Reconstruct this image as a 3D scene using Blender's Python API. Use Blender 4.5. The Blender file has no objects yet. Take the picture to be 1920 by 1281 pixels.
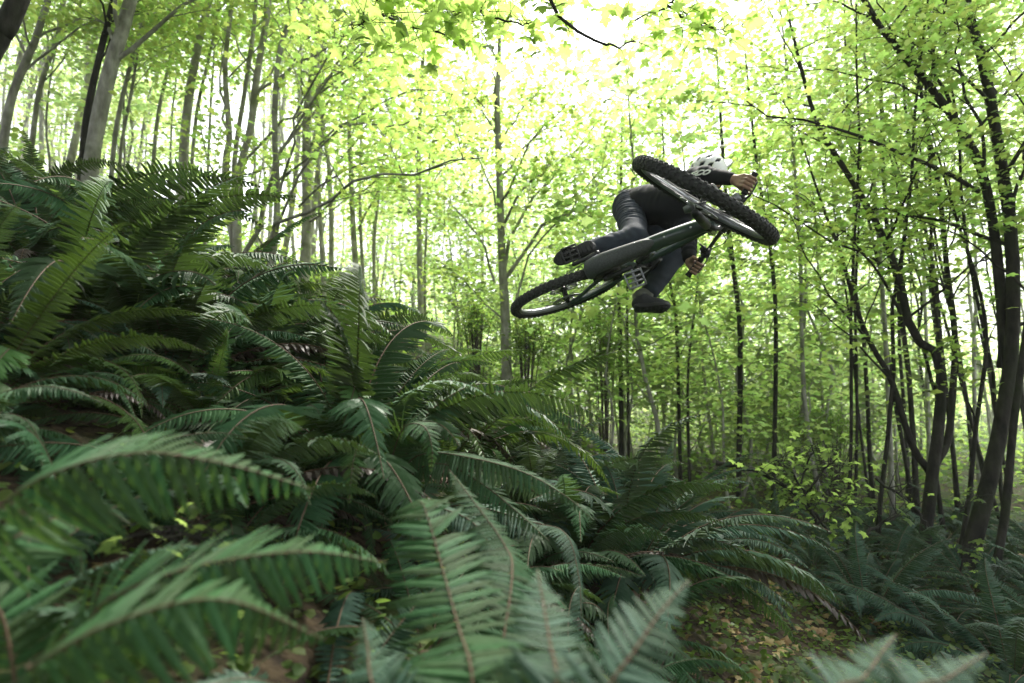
import bpy, math, random
import numpy as np
from mathutils import Matrix, Vector

# ------------------------------------------------------------------ camera, sky, sun, exposure
scene = bpy.context.scene
COL = scene.collection
PITCH = math.radians(6.0)
FPX = 1067.0                       # focal length in pixels of the 1920 px wide photograph
CR = np.array([1.0, 0, 0]); CF = np.array([0, math.cos(PITCH), math.sin(PITCH)]); CU = np.array([0, -math.sin(PITCH), math.cos(PITCH)])

cam_data = bpy.data.cameras.new('camera')
cam = bpy.data.objects.new('camera', cam_data); COL.objects.link(cam)
cam.location = (0, 0, 0); cam.rotation_euler = (math.radians(90) + PITCH, 0, 0)
cam_data.sensor_width = 36.0; cam_data.lens = 36.0 * FPX / 1920.0
cam_data.clip_start = 0.05; cam_data.clip_end = 600
cam_data.dof.use_dof = True; cam_data.dof.focus_distance = 3.0; cam_data.dof.aperture_fstop = 1.8
scene.camera = cam

SUN_EL, SUN_AZ = math.radians(57), math.radians(24)     # azimuth measured from +Y towards +X
world = bpy.data.worlds.new('World'); scene.world = world; world.use_nodes = True
wn = world.node_tree.nodes; wl = world.node_tree.links; wn.clear()
sky = wn.new('ShaderNodeTexSky'); sky.sky_type = 'NISHITA'; sky.sun_disc = False
sky.sun_elevation = SUN_EL; sky.sun_rotation = SUN_AZ; sky.dust_density = 3.0; sky.air_density = 1.2
hs = wn.new('ShaderNodeHueSaturation'); hs.inputs['Saturation'].default_value = 0.22
bg = wn.new('ShaderNodeBackground'); bg.inputs['Strength'].default_value = 0.15
wo = wn.new('ShaderNodeOutputWorld')
wl.new(sky.outputs[0], hs.inputs['Color']); wl.new(hs.outputs[0], bg.inputs[0]); wl.new(bg.outputs[0], wo.inputs[0])

sun_data = bpy.data.lights.new('sun', 'SUN'); sun_data.energy = 2.4; sun_data.angle = math.radians(6); sun_data.color = (1, .95, .86)
sun = bpy.data.objects.new('sun', sun_data); COL.objects.link(sun)
sdir = Vector((math.sin(SUN_AZ) * math.cos(SUN_EL), math.cos(SUN_AZ) * math.cos(SUN_EL), math.sin(SUN_EL)))
sun.rotation_euler = sdir.to_track_quat('Z', 'Y').to_euler()

scene.view_settings.view_transform = 'Standard'; scene.view_settings.look = 'None'
scene.view_settings.gamma = 1.0; scene.view_settings.exposure = 1.92; scene.view_settings.use_curve_mapping = False
scene.cycles.max_bounces = 8; scene.cycles.diffuse_bounces = 6; scene.cycles.transmission_bounces = 5
scene.cycles.glossy_bounces = 2; scene.cycles.transparent_max_bounces = 4; scene.cycles.caustics_reflective = False
scene.cycles.sample_clamp_indirect = 6.0
scene.cycles.use_denoising = True

HAZE = 0.0013
rng = np.random.default_rng(7)
random.seed(7)

def PX(px, py, d):
    """world point seen at photograph pixel (px, py) at distance d along the view axis"""
    return d * ((px - 960.0) / FPX * CR - (py - 640.5) / FPX * CU + CF)

def ground(x, y):
    """height of the forest floor: a bank on the left, a path in the hollow on the right"""
    x = np.asarray(x, float); y = np.asarray(y, float)
    k = .45; u = (1.75 - x) / k
    sp = k * np.where(u > 30, u, np.log1p(np.exp(np.minimum(u, 30))))       # soft max(0, 1.75-x)
    left = np.where(sp > 11, 11 + (sp - 11) * .3, sp)
    yy = np.clip(y, -4, 30)
    ys = yy * .105 / (1 + np.exp((x - .6) / 1.1))
    z = -1.62 + .425 * left + ys - .012 * np.maximum(x - 2, 0)
    z = z + .05 * np.sin(x * 2.1 + 1.3 * np.sin(y * 1.1)) * np.sin(y * 1.7 + .5) + .02 * np.sin(x * 6.3 + y * 2) * np.sin(y * 5.1 - x)
    return z
def gz(x, y): return float(ground(x, y))

# ------------------------------------------------------------------ mesh helpers
def mesh_np(name, V, faces, smooth=False, mats=(), fmat=None):
    """mesh from vertex array and list of (n,3)/(n,4) index arrays"""
    me = bpy.data.meshes.new(name)
    V = np.asarray(V, np.float32); faces = [np.asarray(f, np.int32) for f in faces if len(f)]
    me.vertices.add(len(V)); me.vertices.foreach_set('co', V.ravel())
    loops = np.concatenate([f.ravel() for f in faces]); tot = np.concatenate([np.full(len(f), f.shape[1], np.int32) for f in faces])
    st = np.concatenate([[0], np.cumsum(tot)[:-1]]).astype(np.int32)
    me.loops.add(len(loops)); me.loops.foreach_set('vertex_index', loops)
    me.polygons.add(len(tot)); me.polygons.foreach_set('loop_start', st); me.polygons.foreach_set('loop_total', tot)
    if fmat is not None: me.polygons.foreach_set('material_index', np.asarray(fmat, np.int32))
    me.polygons.foreach_set('use_smooth', np.full(len(tot), bool(smooth)))
    for m in mats: me.materials.append(m)
    me.update(calc_edges=True); me.validate()
    return me

class MB:
    """collects shapes, builds one mesh object"""
    def __init__(s): s.V = []; s.q = []; s.t = []; s.n = 0
    def add(s, V, quads=None, tris=None):
        V = np.asarray(V, float)
        if quads is not None and len(quads): s.q.append(np.asarray(quads) + s.n)
        if tris is not None and len(tris): s.t.append(np.asarray(tris) + s.n)
        s.V.append(V); s.n += len(V); return s
    def mesh(s, name, mat, smooth=True):
        f = []
        if s.q: f.append(np.concatenate(s.q))
        if s.t: f.append(np.concatenate(s.t))
        return mesh_np(name, np.concatenate(s.V), f, smooth, [mat] if mat else [])
    def build(s, name, mat, parent=None, smooth=True): return link(name, s.mesh(name, mat, smooth), parent)

def link(name, data, parent=None, loc=None):
    o = bpy.data.objects.new(name, data); COL.objects.link(o)
    if parent is not None: o.parent = parent
    if loc is not None: o.location = loc
    return o
def tag(o, label=None, cat=None, group=None, kind=None):
    if label: o['label'] = label
    if cat: o['category'] = cat
    if group: o['group'] = group
    if kind: o['kind'] = kind
    return o
def empty(name, loc=(0, 0, 0)):
    o = link(name, None, None, loc); o.empty_display_size = .1; return o

def frames(P):
    P = np.asarray(P, float); T = np.gradient(P, axis=0); T /= np.linalg.norm(T, axis=1)[:, None] + 1e-12
    a = np.array([0, 0, 1.0]) if abs(T[0][2]) < .9 else np.array([1.0, 0, 0])
    u = np.cross(T[0], a); u /= np.linalg.norm(u); U = [u]
    for t in T[1:]:
        u = U[-1] - t * (U[-1] @ t); u /= np.linalg.norm(u) + 1e-12; U.append(u)
    U = np.array(U); return T, U, np.cross(T, U)
def tube(P, r, sides=6, cap=True, flat=1.0):
    """returns V, quads, tris of a tube along P with radii r"""
    P = np.asarray(P, float); n = len(P); r = np.broadcast_to(np.asarray(r, float), (n,))
    T, U, W = frames(P)
    a = np.linspace(0, 2 * np.pi, sides, endpoint=False)
    V = P[:, None] + r[:, None, None] * (np.cos(a)[None, :, None] * U[:, None] + flat * np.sin(a)[None, :, None] * W[:, None])
    V = V.reshape(-1, 3)
    i = np.arange(n - 1)[:, None] * sides; j = np.arange(sides)[None]; k = (j + 1) % sides
    Q = np.stack([i + j, i + k, i + sides + k, i + sides + j], -1).reshape(-1, 4)
    Tt = None
    if cap:
        V = np.vstack([V, P[:1], P[-1:]]); c0, c1 = n * sides, n * sides + 1; j = np.arange(sides); k = (j + 1) % sides; b = (n - 1) * sides
        Tt = np.vstack([np.stack([k, j, np.full(sides, c0)], 1), np.stack([b + j, b + k, np.full(sides, c1)], 1)])
    return V, Q, Tt
def smooth_poly(P, n):
    """Catmull-Rom resampling to n points"""
    P = np.asarray(P, float)
    if len(P) == 2: return P[0] + np.linspace(0, 1, n)[:, None] * (P[1] - P[0])
    E = np.vstack([2 * P[0] - P[1], P, 2 * P[-1] - P[-2]]); u = np.linspace(0, len(P) - 1, n); i = np.minimum(u.astype(int), len(P) - 2); t = (u - i)[:, None]
    a, b, c, d = E[i], E[i + 1], E[i + 2], E[i + 3]
    return .5 * (2 * b + (c - a) * t + (2 * a - 5 * b + 4 * c - d) * t ** 2 + (3 * b - a - 3 * c + d) * t ** 3)
def box(c, h, R=None):
    """box centre c, half sizes h, rotation columns R"""
    s = np.array([[-1, -1, -1], [1, -1, -1], [1, 1, -1], [-1, 1, -1], [-1, -1, 1], [1, -1, 1], [1, 1, 1], [-1, 1, 1]], float) * np.asarray(h, float)
    if R is not None: s = s @ np.asarray(R, float).T
    return s + np.asarray(c, float), np.array([[0, 3, 2, 1], [4, 5, 6, 7], [0, 1, 5, 4], [1, 2, 6, 5], [2, 3, 7, 6], [3, 0, 4, 7]]), None
def revolve(prof, n, axis='y'):
    """closed profile [(radius, y)...] revolved about local Y"""
    prof = np.asarray(prof, float); m = len(prof); a = np.linspace(0, 2 * np.pi, n, endpoint=False)
    V = np.stack([prof[None, :, 0] * np.cos(a)[:, None], np.broadcast_to(prof[None, :, 1], (n, m)), prof[None, :, 0] * np.sin(a)[:, None]], -1).reshape(-1, 3)
    i = np.arange(n)[:, None]; j = np.arange(m)[None]; i2 = (i + 1) % n; j2 = (j + 1) % m
    Q = np.stack([i * m + j, i2 * m + j, i2 * m + j2, i * m + j2], -1).reshape(-1, 4)
    return V, Q, None

# ------------------------------------------------------------------ materials
def mat(name, col, rough=.6, metal=0.0, spec=.5, var=0.0, noise=None, bump=None, trans=None, coat=0.0, obvar=0.0, col2=None):
    m = bpy.data.materials.new(name); m.use_nodes = True; nt = m.node_tree; N = nt.nodes; L = nt.links
    p = N['Principled BSDF']; out = N['Material Output']
    p.inputs['Roughness'].default_value = rough; p.inputs['Metallic'].default_value = metal
    p.inputs['Specular IOR Level'].default_value = spec; p.inputs['Coat Weight'].default_value = coat
    base = (*col, 1); src = None
    tc = N.new('ShaderNodeTexCoord')
    if noise:
        tx = N.new('ShaderNodeTexNoise'); tx.inputs['Scale'].default_value = noise; tx.inputs['Detail'].default_value = 5
        L.new(tc.outputs['Object'], tx.inputs['Vector'])
        rp = N.new('ShaderNodeValToRGB'); rp.color_ramp.elements[0].position = .36; rp.color_ramp.elements[1].position = .66
        c2 = col2 or [c * (1 - var) for c in col]
        rp.color_ramp.elements[0].color = (*c2, 1); rp.color_ramp.elements[1].color = base
        L.new(tx.outputs['Fac'], rp.inputs['Fac']); src = rp.outputs['Color']
    if obvar:
        oi = N.new('ShaderNodeObjectInfo'); h = N.new('ShaderNodeHueSaturation')
        mr = N.new('ShaderNodeMapRange'); mr.inputs['To Min'].default_value = 1 - obvar; mr.inputs['To Max'].default_value = 1 + obvar
        L.new(oi.outputs['Random'], mr.inputs['Value']); L.new(mr.outputs[0], h.inputs['Value'])
        mr2 = N.new('ShaderNodeMapRange'); mr2.inputs['To Min'].default_value = .5 + obvar * .05; mr2.inputs['To Max'].default_value = .5 - obvar * .05
        L.new(oi.outputs['Random'], mr2.inputs['Value']); L.new(mr2.outputs[0], h.inputs['Hue'])
        if src: L.new(src, h.inputs['Color'])
        else: h.inputs['Color'].default_value = base
        src = h.outputs['Color']
    if src: L.new(src, p.inputs['Base Color'])
    else: p.inputs['Base Color'].default_value = base
    if bump:
        bt = N.new('ShaderNodeTexNoise'); bt.inputs['Scale'].default_value = bump[0]; bt.inputs['Detail'].default_value = 6
        L.new(tc.outputs['Object'], bt.inputs['Vector'])
        b = N.new('ShaderNodeBump'); b.inputs['Strength'].default_value = bump[1]; b.inputs['Distance'].default_value = bump[2] if len(bump) > 2 else .01
        L.new(bt.outputs['Fac'], b.inputs['Height']); L.new(b.outputs[0], p.inputs['Normal'])
    if trans:                                  # thin leaf: light comes through it
        tr = N.new('ShaderNodeBsdfTranslucent'); ad = N.new('ShaderNodeMixShader'); ad.inputs[0].default_value = trans[1]
        if src:
            mx = N.new('ShaderNodeMix'); mx.data_type = 'RGBA'; mx.blend_type = 'MULTIPLY'; mx.inputs[0].default_value = 1
            L.new(src, mx.inputs[6]); mx.inputs[7].default_value = (*trans[0], 1); L.new(mx.outputs[2], tr.inputs['Color'])
        else: tr.inputs['Color'].default_value = (*[a * b for a, b in zip(col, trans[0])], 1)
        L.new(p.outputs[0], ad.inputs[1]); L.new(tr.outputs[0], ad.inputs[2]); L.new(ad.outputs[0], out.inputs['Surface'])
    return m

M = {}
def leaf_mat(name, col, tr, fac=.5, rough=.5, vary=.25):
    """leaf: colour varies clump by clump and leaf by leaf"""
    m = bpy.data.materials.new(name); m.use_nodes = True; nt = m.node_tree; N = nt.nodes; L = nt.links
    p = N['Principled BSDF']; out = N['Material Output']; p.inputs['Roughness'].default_value = rough; p.inputs['Specular IOR Level'].default_value = .35
    geo = N.new('ShaderNodeNewGeometry'); oi = N.new('ShaderNodeObjectInfo')
    ad = N.new('ShaderNodeMath'); ad.operation = 'ADD'; L.new(geo.outputs['Random Per Island'], ad.inputs[0]); L.new(oi.outputs['Random'], ad.inputs[1])
    fr = N.new('ShaderNodeMath'); fr.operation = 'MULTIPLY'; fr.inputs[1].default_value = .5; L.new(ad.outputs[0], fr.inputs[0])
    h = N.new('ShaderNodeHueSaturation'); h2 = N.new('ShaderNodeHueSaturation')
    v = N.new('ShaderNodeMapRange'); v.inputs['To Min'].default_value = 1 - vary; v.inputs['To Max'].default_value = 1 + vary; L.new(fr.outputs[0], v.inputs['Value'])
    hu = N.new('ShaderNodeMapRange'); hu.inputs['To Min'].default_value = .475; hu.inputs['To Max'].default_value = .525; L.new(geo.outputs['Random Per Island'], hu.inputs['Value'])
    for hh, c in ((h, col), (h2, tr)):
        hh.inputs['Color'].default_value = (*c, 1); L.new(v.outputs[0], hh.inputs['Value']); L.new(hu.outputs[0], hh.inputs['Hue'])
    L.new(h.outputs[0], p.inputs['Base Color'])
    t = N.new('ShaderNodeBsdfTranslucent'); L.new(h2.outputs[0], t.inputs['Color'])
    mx = N.new('ShaderNodeMixShader'); mx.inputs[0].default_value = fac
    L.new(p.outputs[0], mx.inputs[1]); L.new(t.outputs[0], mx.inputs[2]); L.new(mx.outputs[0], out.inputs['Surface'])
    return m
M['leaf'] = leaf_mat('maple_leaf', (.08, .125, .038), (.47, .64, .155), .72)
M['leaf_far'] = leaf_mat('far_leaf', (.10, .15, .05), (.515, .67, .24), .74)
M['leaf_dark'] = leaf_mat('shade_leaf', (.07, .13, .03), (.16, .26, .04), .45)
M['litter'] = leaf_mat('dry_leaf', (.30, .21, .09), (.3, .2, .06), .25)
M['moss_leaf'] = leaf_mat('ground_leaf', (.085, .14, .03), (.24, .36, .06), .45)

def bark_mat(name, c1, c2, moss):
    m = bpy.data.materials.new(name); m.use_nodes = True; nt = m.node_tree; N = nt.nodes; L = nt.links; p = N['Principled BSDF']
    p.inputs['Roughness'].default_value = .85; p.inputs['Specular IOR Level'].default_value = .2
    tc = N.new('ShaderNodeTexCoord'); mp = N.new('ShaderNodeMapping'); mp.inputs['Scale'].default_value = (1, 1, .35); L.new(tc.outputs['Object'], mp.inputs[0])
    n1 = N.new('ShaderNodeTexNoise'); n1.inputs['Scale'].default_value = 14; n1.inputs['Detail'].default_value = 7; L.new(mp.outputs[0], n1.inputs[0])
    n2 = N.new('ShaderNodeTexNoise'); n2.inputs['Scale'].default_value = 3.2; n2.inputs['Detail'].default_value = 4; L.new(tc.outputs['Object'], n2.inputs[0])
    r1 = N.new('ShaderNodeValToRGB'); r1.color_ramp.elements[0].color = (*c1, 1); r1.color_ramp.elements[1].color = (*c2, 1); r1.color_ramp.elements[0].position = .35; r1.color_ramp.elements[1].position = .65
    L.new(n1.outputs[0], r1.inputs[0])
    r2 = N.new('ShaderNodeValToRGB'); r2.color_ramp.elements[0].position = .5; r2.color_ramp.elements[1].position = .68; L.new(n2.outputs[0], r2.inputs[0])
    mx = N.new('ShaderNodeMix'); mx.data_type = 'RGBA'; L.new(r2.outputs[0], mx.inputs[0]); L.new(r1.outputs[0], mx.inputs[6]); mx.inputs[7].default_value = (*moss, 1)
    L.new(mx.outputs[2], p.inputs['Base Color'])
    b = N.new('ShaderNodeBump'); b.inputs['Strength'].default_value = 1.0; b.inputs['Distance'].default_value = .03; L.new(n1.outputs[0], b.inputs['Height']); L.new(b.outputs[0], p.inputs['Normal'])
    return m
M['bark_pale'] = bark_mat('pale_bark', (.24, .23, .19), (.46, .45, .39), (.16, .17, .10))
M['bark_mid'] = bark_mat('grey_bark', (.18, .175, .15), (.37, .365, .32), (.13, .14, .09))
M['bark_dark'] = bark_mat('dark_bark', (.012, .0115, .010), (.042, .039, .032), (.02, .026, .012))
M['twig'] = mat('twig', (.05, .042, .033), .9)

def fern_mat(name, top, under, tr, fac, spec=.42):
    m = bpy.data.materials.new(name); m.use_nodes = True; nt = m.node_tree; N = nt.nodes; L = nt.links; p = N['Principled BSDF']; out = N['Material Output']
    p.inputs['Roughness'].default_value = .5; p.inputs['Specular IOR Level'].default_value = spec
    geo = N.new('ShaderNodeNewGeometry'); oi = N.new('ShaderNodeObjectInfo')
    tc = N.new('ShaderNodeTexCoord'); nz = N.new('ShaderNodeTexNoise'); nz.inputs['Scale'].default_value = 3.5; nz.inputs['Detail'].default_value = 4; L.new(tc.outputs['Object'], nz.inputs[0])
    mx = N.new('ShaderNodeMix'); mx.data_type = 'RGBA'; L.new(geo.outputs['Backfacing'], mx.inputs[0]); mx.inputs[6].default_value = (*top, 1); mx.inputs[7].default_value = (*under, 1)
    h = N.new('ShaderNodeHueSaturation'); L.new(mx.outputs[2], h.inputs['Color'])
    a = N.new('ShaderNodeMath'); a.operation = 'ADD'; L.new(oi.outputs['Random'], a.inputs[0]); L.new(nz.outputs[0], a.inputs[1])
    v = N.new('ShaderNodeMapRange'); v.inputs['From Max'].default_value = 1.6; v.inputs['To Min'].default_value = .35; v.inputs['To Max'].default_value = 1.2; L.new(a.outputs[0], v.inputs['Value']); L.new(v.outputs[0], h.inputs['Value'])
    hu = N.new('ShaderNodeMapRange'); hu.inputs['To Min'].default_value = .475; hu.inputs['To Max'].default_value = .53; L.new(oi.outputs['Random'], hu.inputs['Value']); L.new(hu.outputs[0], h.inputs['Hue'])
    L.new(h.outputs[0], p.inputs['Base Color'])
    n3 = N.new('ShaderNodeTexNoise'); n3.inputs['Scale'].default_value = 45; n3.inputs['Detail'].default_value = 3; L.new(tc.outputs['Object'], n3.inputs[0]); b3 = N.new('ShaderNodeBump'); b3.inputs['Strength'].default_value = .35; b3.inputs['Distance'].default_value = .01; L.new(n3.outputs[0], b3.inputs['Height']); L.new(b3.outputs[0], p.inputs['Normal'])
    t = N.new('ShaderNodeBsdfTranslucent'); t.inputs['Color'].default_value = (*tr, 1)
    s = N.new('ShaderNodeMixShader'); s.inputs[0].default_value = fac; L.new(p.outputs[0], s.inputs[1]); L.new(t.outputs[0], s.inputs[2]); L.new(s.outputs[0], out.inputs['Surface'])
    return m
M['fern'] = fern_mat('fern_leaflet', (.040, .098, .036), (.05, .085, .026), (.075, .135, .025), .28, .22)
M['fern_near'] = fern_mat('fern_leaflet_fresh', (.042, .108, .034), (.05, .095, .025), (.085, .16, .025), .32, .2)
M['fern_blue'] = fern_mat('fern_leaflet_bluish', (.045, .100, .056), (.05, .088, .038), (.07, .12, .03), .22, .25)
M['fern_bright'] = fern_mat('fern_leaflet_yellowish', (.06, .125, .030), (.058, .1, .026), (.10, .175, .026), .3, .2)
M['fern_dead'] = fern_mat('fern_leaflet_withered', (.035, .024, .014), (.034, .024, .014), (.04, .03, .015), .15)
M['rachis'] = mat('fern_stalk', (.075, .045, .022), .8)
# ------------------------------------------------------------------ ground and far woods
def build_ground():
    def axis(lo, hi, fl, fh, fs, cs):
        a = list(np.arange(fl, fh, fs)); s = fs; v = fl
        while v > lo: s = min(s * 1.25, cs); v -= s; a.insert(0, v)
        s = fs; v = a[-1]
        while v < hi: s = min(s * 1.25, cs); v += s; a.append(v)
        return np.array(a)
    X = axis(-160, 160, -6, 6.5, .12, 12); Y = axis(-30, 260, 0, 9, .12, 12)
    gx, gy = np.meshgrid(X, Y, indexing='ij'); z = ground(gx, gy)
    near = np.exp(-((gx / 9) ** 2 + ((gy - 4) / 9) ** 2))
    z = z + near * .018 * (np.sin(gx * 23 + 3 * np.sin(gy * 7)) * np.sin(gy * 19 + 2 * np.sin(gx * 11)))
    V = np.stack([gx, gy, z], -1).reshape(-1, 3); n, k = len(X), len(Y)
    i = np.arange(n - 1)[:, None] * k; j = np.arange(k - 1)[None]
    Q = np.stack([i + j, i + k + j, i + k + j + 1, i + j + 1], -1).reshape(-1, 4)
    m = bpy.data.materials.new('forest_soil'); m.use_nodes = True; nt = m.node_tree; N = nt.nodes; L = nt.links; p = N['Principled BSDF']
    p.inputs['Roughness'].default_value = .9; p.inputs['Specular IOR Level'].default_value = .2
    tc = N.new('ShaderNodeTexCoord')
    def nz(s, d): t = N.new('ShaderNodeTexNoise'); t.inputs['Scale'].default_value = s; t.inputs['Detail'].default_value = d; L.new(tc.outputs['Object'], t.inputs[0]); return t
    a, b, c = nz(1.1, 5), nz(26, 6), nz(5, 5)
    r = N.new('ShaderNodeValToRGB'); e = r.color_ramp.elements; e[0].color = (.018, .013, .008, 1); e[1].color = (.075, .055, .03, 1); e[0].position = .35; e[1].position = .7; L.new(b.outputs[0], r.inputs[0])
    r2 = N.new('ShaderNodeValToRGB'); r2.color_ramp.elements[0].position = .42; r2.color_ramp.elements[1].position = .58; L.new(a.outputs[0], r2.inputs[0])
    r3 = N.new('ShaderNodeValToRGB'); e = r3.color_ramp.elements; e[0].color = (.02, .035, .01, 1); e[1].color = (.06, .085, .02, 1); L.new(c.outputs[0], r3.inputs[0])
    mx = N.new('ShaderNodeMix'); mx.data_type = 'RGBA'; L.new(r2.outputs[0], mx.inputs[0]); L.new(r.outputs[0], mx.inputs[6]); L.new(r3.outputs[0], mx.inputs[7]); L.new(mx.outputs[2], p.inputs['Base Color'])
    bp = N.new('ShaderNodeBump'); bp.inputs['Strength'].default_value = .8; bp.inputs['Distance'].default_value = .03; L.new(b.outputs[0], bp.inputs['Height']); L.new(bp.outputs[0], p.inputs['Normal'])
    tag(link('ground', mesh_np('ground', V, [Q], True, [m])), 'fern covered forest bank falling to a leafy hollow', kind='structure')
build_ground()

# leaf shapes ------------------------------------------------------
def lobed_leaf():
    h = [(.31, -.07), (.27, .13), (.55, .37), (.31, .49), (.20, .76)]
    ring = [(0, .03)] + h + [(0, 1.0)] + [(-x, y) for x, y in h[::-1]]
    V = [(x, y, -.22 * (x * x + (y - .4) ** 2)) for x, y in ring] + [(0, .38, .05)]; n = len(ring)
    return np.array(V), np.array([(i, (i + 1) % n, n) for i in range(n)])
def fine_leaf():
    h = [(.16, -.09), (.34, -.06), (.29, .08), (.26, .15), (.40, .20), (.60, .38), (.47, .43), (.40, .53), (.24, .50), (.25, .66), (.15, .72), (.10, .86)]
    ring = [(0, .03)] + h + [(0, 1.0)] + [(-x, y) for x, y in h[::-1]]
    V = [(x, y, -.25 * (x * x + (y - .4) ** 2) - .05 * abs(x)) for x, y in ring] + [(0, .38, .03)]; n = len(ring)
    return np.array(V), np.array([(i, (i + 1) % n, n) for i in range(n)])
def plain_leaf():
    ring = [(0, 0), (.40, .22), (.34, .60), (0, 1.0), (-.34, .60), (-.40, .22)]
    V = [(x, y, -.25 * (x * x + (y - .4) ** 2)) for x, y in ring]
    return np.array(V), np.array([(0, 1, 2), (0, 2, 3), (0, 3, 4), (0, 4, 5)])
def coarse_leaf():
    V = [(0, 0, 0), (.45, .45, -.06), (0, 1, -.05), (-.45, .45, -.06)]
    return np.array(V), np.array([(0, 1, 2), (0, 2, 3)])
LOBED, FINE, PLAIN, COARSE = lobed_leaf(), fine_leaf(), plain_leaf(), coarse_leaf()
def leaf_cloud(P, size, tmpl, r, flat=.55, droop=.25):
    """leaves at points P, lying mostly level"""
    T, F = tmpl; n = len(P)
    nrm = np.stack([r.normal(0, flat, n), r.normal(0, flat, n), np.ones(n)], 1); nrm /= np.linalg.norm(nrm, axis=1)[:, None]
    az = r.uniform(0, 2 * np.pi, n); d = np.stack([np.cos(az), np.sin(az), -np.abs(r.normal(droop, .3, n))], 1)
    d -= nrm * (d * nrm).sum(1)[:, None]; d /= np.linalg.norm(d, axis=1)[:, None]; s = np.cross(d, nrm)
    sz = np.broadcast_to(size, (n,))[:, None, None] * r.uniform(.65, 1.3, n)[:, None, None]
    V = P[:, None] + sz * (T[None, :, :1] * s[:, None] + T[None, :, 1:2] * d[:, None] + T[None, :, 2:] * nrm[:, None])
    return V.reshape(-1, 3), (F[None] + (np.arange(n) * len(T))[:, None, None]).reshape(-1, 3)

# trees --------------------------------------------------------------
class Tree:
    """wood (trunk and limbs, in local coordinates) and leaf points"""
    def __init__(s, r): s.r = r; s.limbs = []; s.trunks = []; s.pts = []
    def spray(s, c, n, rad, flatness=.22):
        q = s.r.normal(0, 1, (n, 3)) * np.array([rad, rad, rad * flatness]); q[:, 2] -= .25 * (q[:, 0] ** 2 + q[:, 1] ** 2) / max(rad, .1)
        s.pts.append(np.asarray(c) + q)
    def limb(s, P, r0, leafn, rad, twigs=5, tw=.4, start=.3, r1=None, sub=True):
        P = smooth_poly(P, 9); P[1:-1] += s.r.normal(0, .012 * np.linalg.norm(P[-1] - P[0]), (7, 3))
        mb = MB(); mb.add(*tube(P, np.linspace(r0, r1 or r0 * .25, 9), 5, False))
        Lg = np.linalg.norm(np.diff(P, axis=0), axis=1).sum()
        for k in range(twigs):
            u = start + (1 - start) * (k + s.r.uniform(.2, .8)) / twigs; i = min(int(u * 8), 7); a = P[i] + (P[i + 1] - P[i]) * (u * 8 - i); t = P[i + 1] - P[i]; t /= np.linalg.norm(t)
            sd = np.cross(t, [0, 0, 1]); sd /= np.linalg.norm(sd) + 1e-6; sg = 1 if k % 2 else -1
            d = t * s.r.uniform(.5, .9) + sd * sg * s.r.uniform(.5, 1) + np.array([0, 0, s.r.uniform(-.15, .3)]); d /= np.linalg.norm(d)
            l = Lg * tw * s.r.uniform(.6, 1.2) * (1.1 - .5 * u)
            b = a + d * l * .5 + np.array([0, 0, .04 * l]); c = a + d * l + np.array([0, 0, s.r.uniform(-.05, .08) * l])
            mb.add(*tube(np.array([a, b, c]), [max(r0 * .32, .003), max(r0 * .2, .0025), .002], 3, False))
            if leafn: s.spray(c, leafn, rad); s.spray(b, leafn // 2, rad * .7)
            if sub:
                for q in range(3):
                    e = b + (d * s.r.uniform(.3, .7) + s.r.normal(0, .5, 3) * np.array([1, 1, .4])) * l * .55
                    mb.add(*tube(np.array([b, e]), [max(r0 * .15, .0025), .0015], 3, False))
                    if leafn: s.spray(e, leafn // 2, rad * .8)
        if leafn: s.spray(P[-1], leafn, rad)
        s.limbs.append(mb)
    def trunk(s, P, R, sides=9, n=14):
        P = smooth_poly(P, n); R = np.interp(np.linspace(0, 1, n), np.linspace(0, 1, len(R)), R); R[0] *= 1.25
        mb = MB(); mb.add(*tube(P, R * (1 + s.r.normal(0, .03, n)), sides, True)); s.trunks.append(mb); return P, R
    def side_limbs(s, P, R, n, t0, spread, leafn, rad, up=(.5, 1.1), az0=0, azr=6.3, twigs=4, t1=.97, sub=True):
        m = len(P) - 1
        for k in range(n):
            u = t0 + (t1 - t0) * (k + s.r.uniform(.1, .9)) / n; i = min(int(u * m), m - 1); a = P[i] + (P[i + 1] - P[i]) * (u * m - i)
            az = az0 + (k * 2.4 + s.r.normal(0, .3)) % azr; el = s.r.uniform(*up); l = spread * (1 - .55 * (u - t0) / (1 - t0)) * s.r.uniform(.7, 1.25)
            h = np.array([math.cos(az), math.sin(az), 0]); b = a + l * .5 * (h * math.cos(el) + np.array([0, 0, math.sin(el)])); e2 = el * .45
            c = b + l * .5 * (h * math.cos(e2) + np.array([0, 0, math.sin(e2)]))
            s.limb([a, b, c], max(R[min(i, len(R) - 1)] * s.r.uniform(.3, .45), .006), leafn, rad, twigs, .42, .3, sub=sub)
    def meshes(s, name, bark, leaf, tmpl, size):
        tr = MB(); 
        for m in s.trunks: tr.add(np.concatenate(m.V), np.concatenate(m.q), np.concatenate(m.t))
        out = [tr.mesh(name + '_trunk', M[bark])]
        if s.limbs:
            lb = MB()
            for m in s.limbs: lb.add(np.concatenate(m.V), np.concatenate(m.q))
            out.append(lb.mesh(name + '_limbs', M[bark]))
        else: out.append(None)
        if s.pts:
            V, F = leaf_cloud(np.concatenate(s.pts), size, tmpl, s.r, .45); out.append(mesh_np(name + '_crown', V, [F], False, [M[leaf]]))
        else: out.append(None)
        return out
def place(name, meshes, loc, rotz=0, sc=1.0, tilt=(0, 0)):
    root = empty(name, loc); root.rotation_euler = (tilt[0], tilt[1], rotz); root.scale = (sc, sc, sc)
    for nm, me in zip(('trunk', 'branches', 'crown'), meshes):
        if me:
            o = link(nm, me, root)
            if nm != 'trunk': o['kind'] = 'stuff'
    return root

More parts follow.
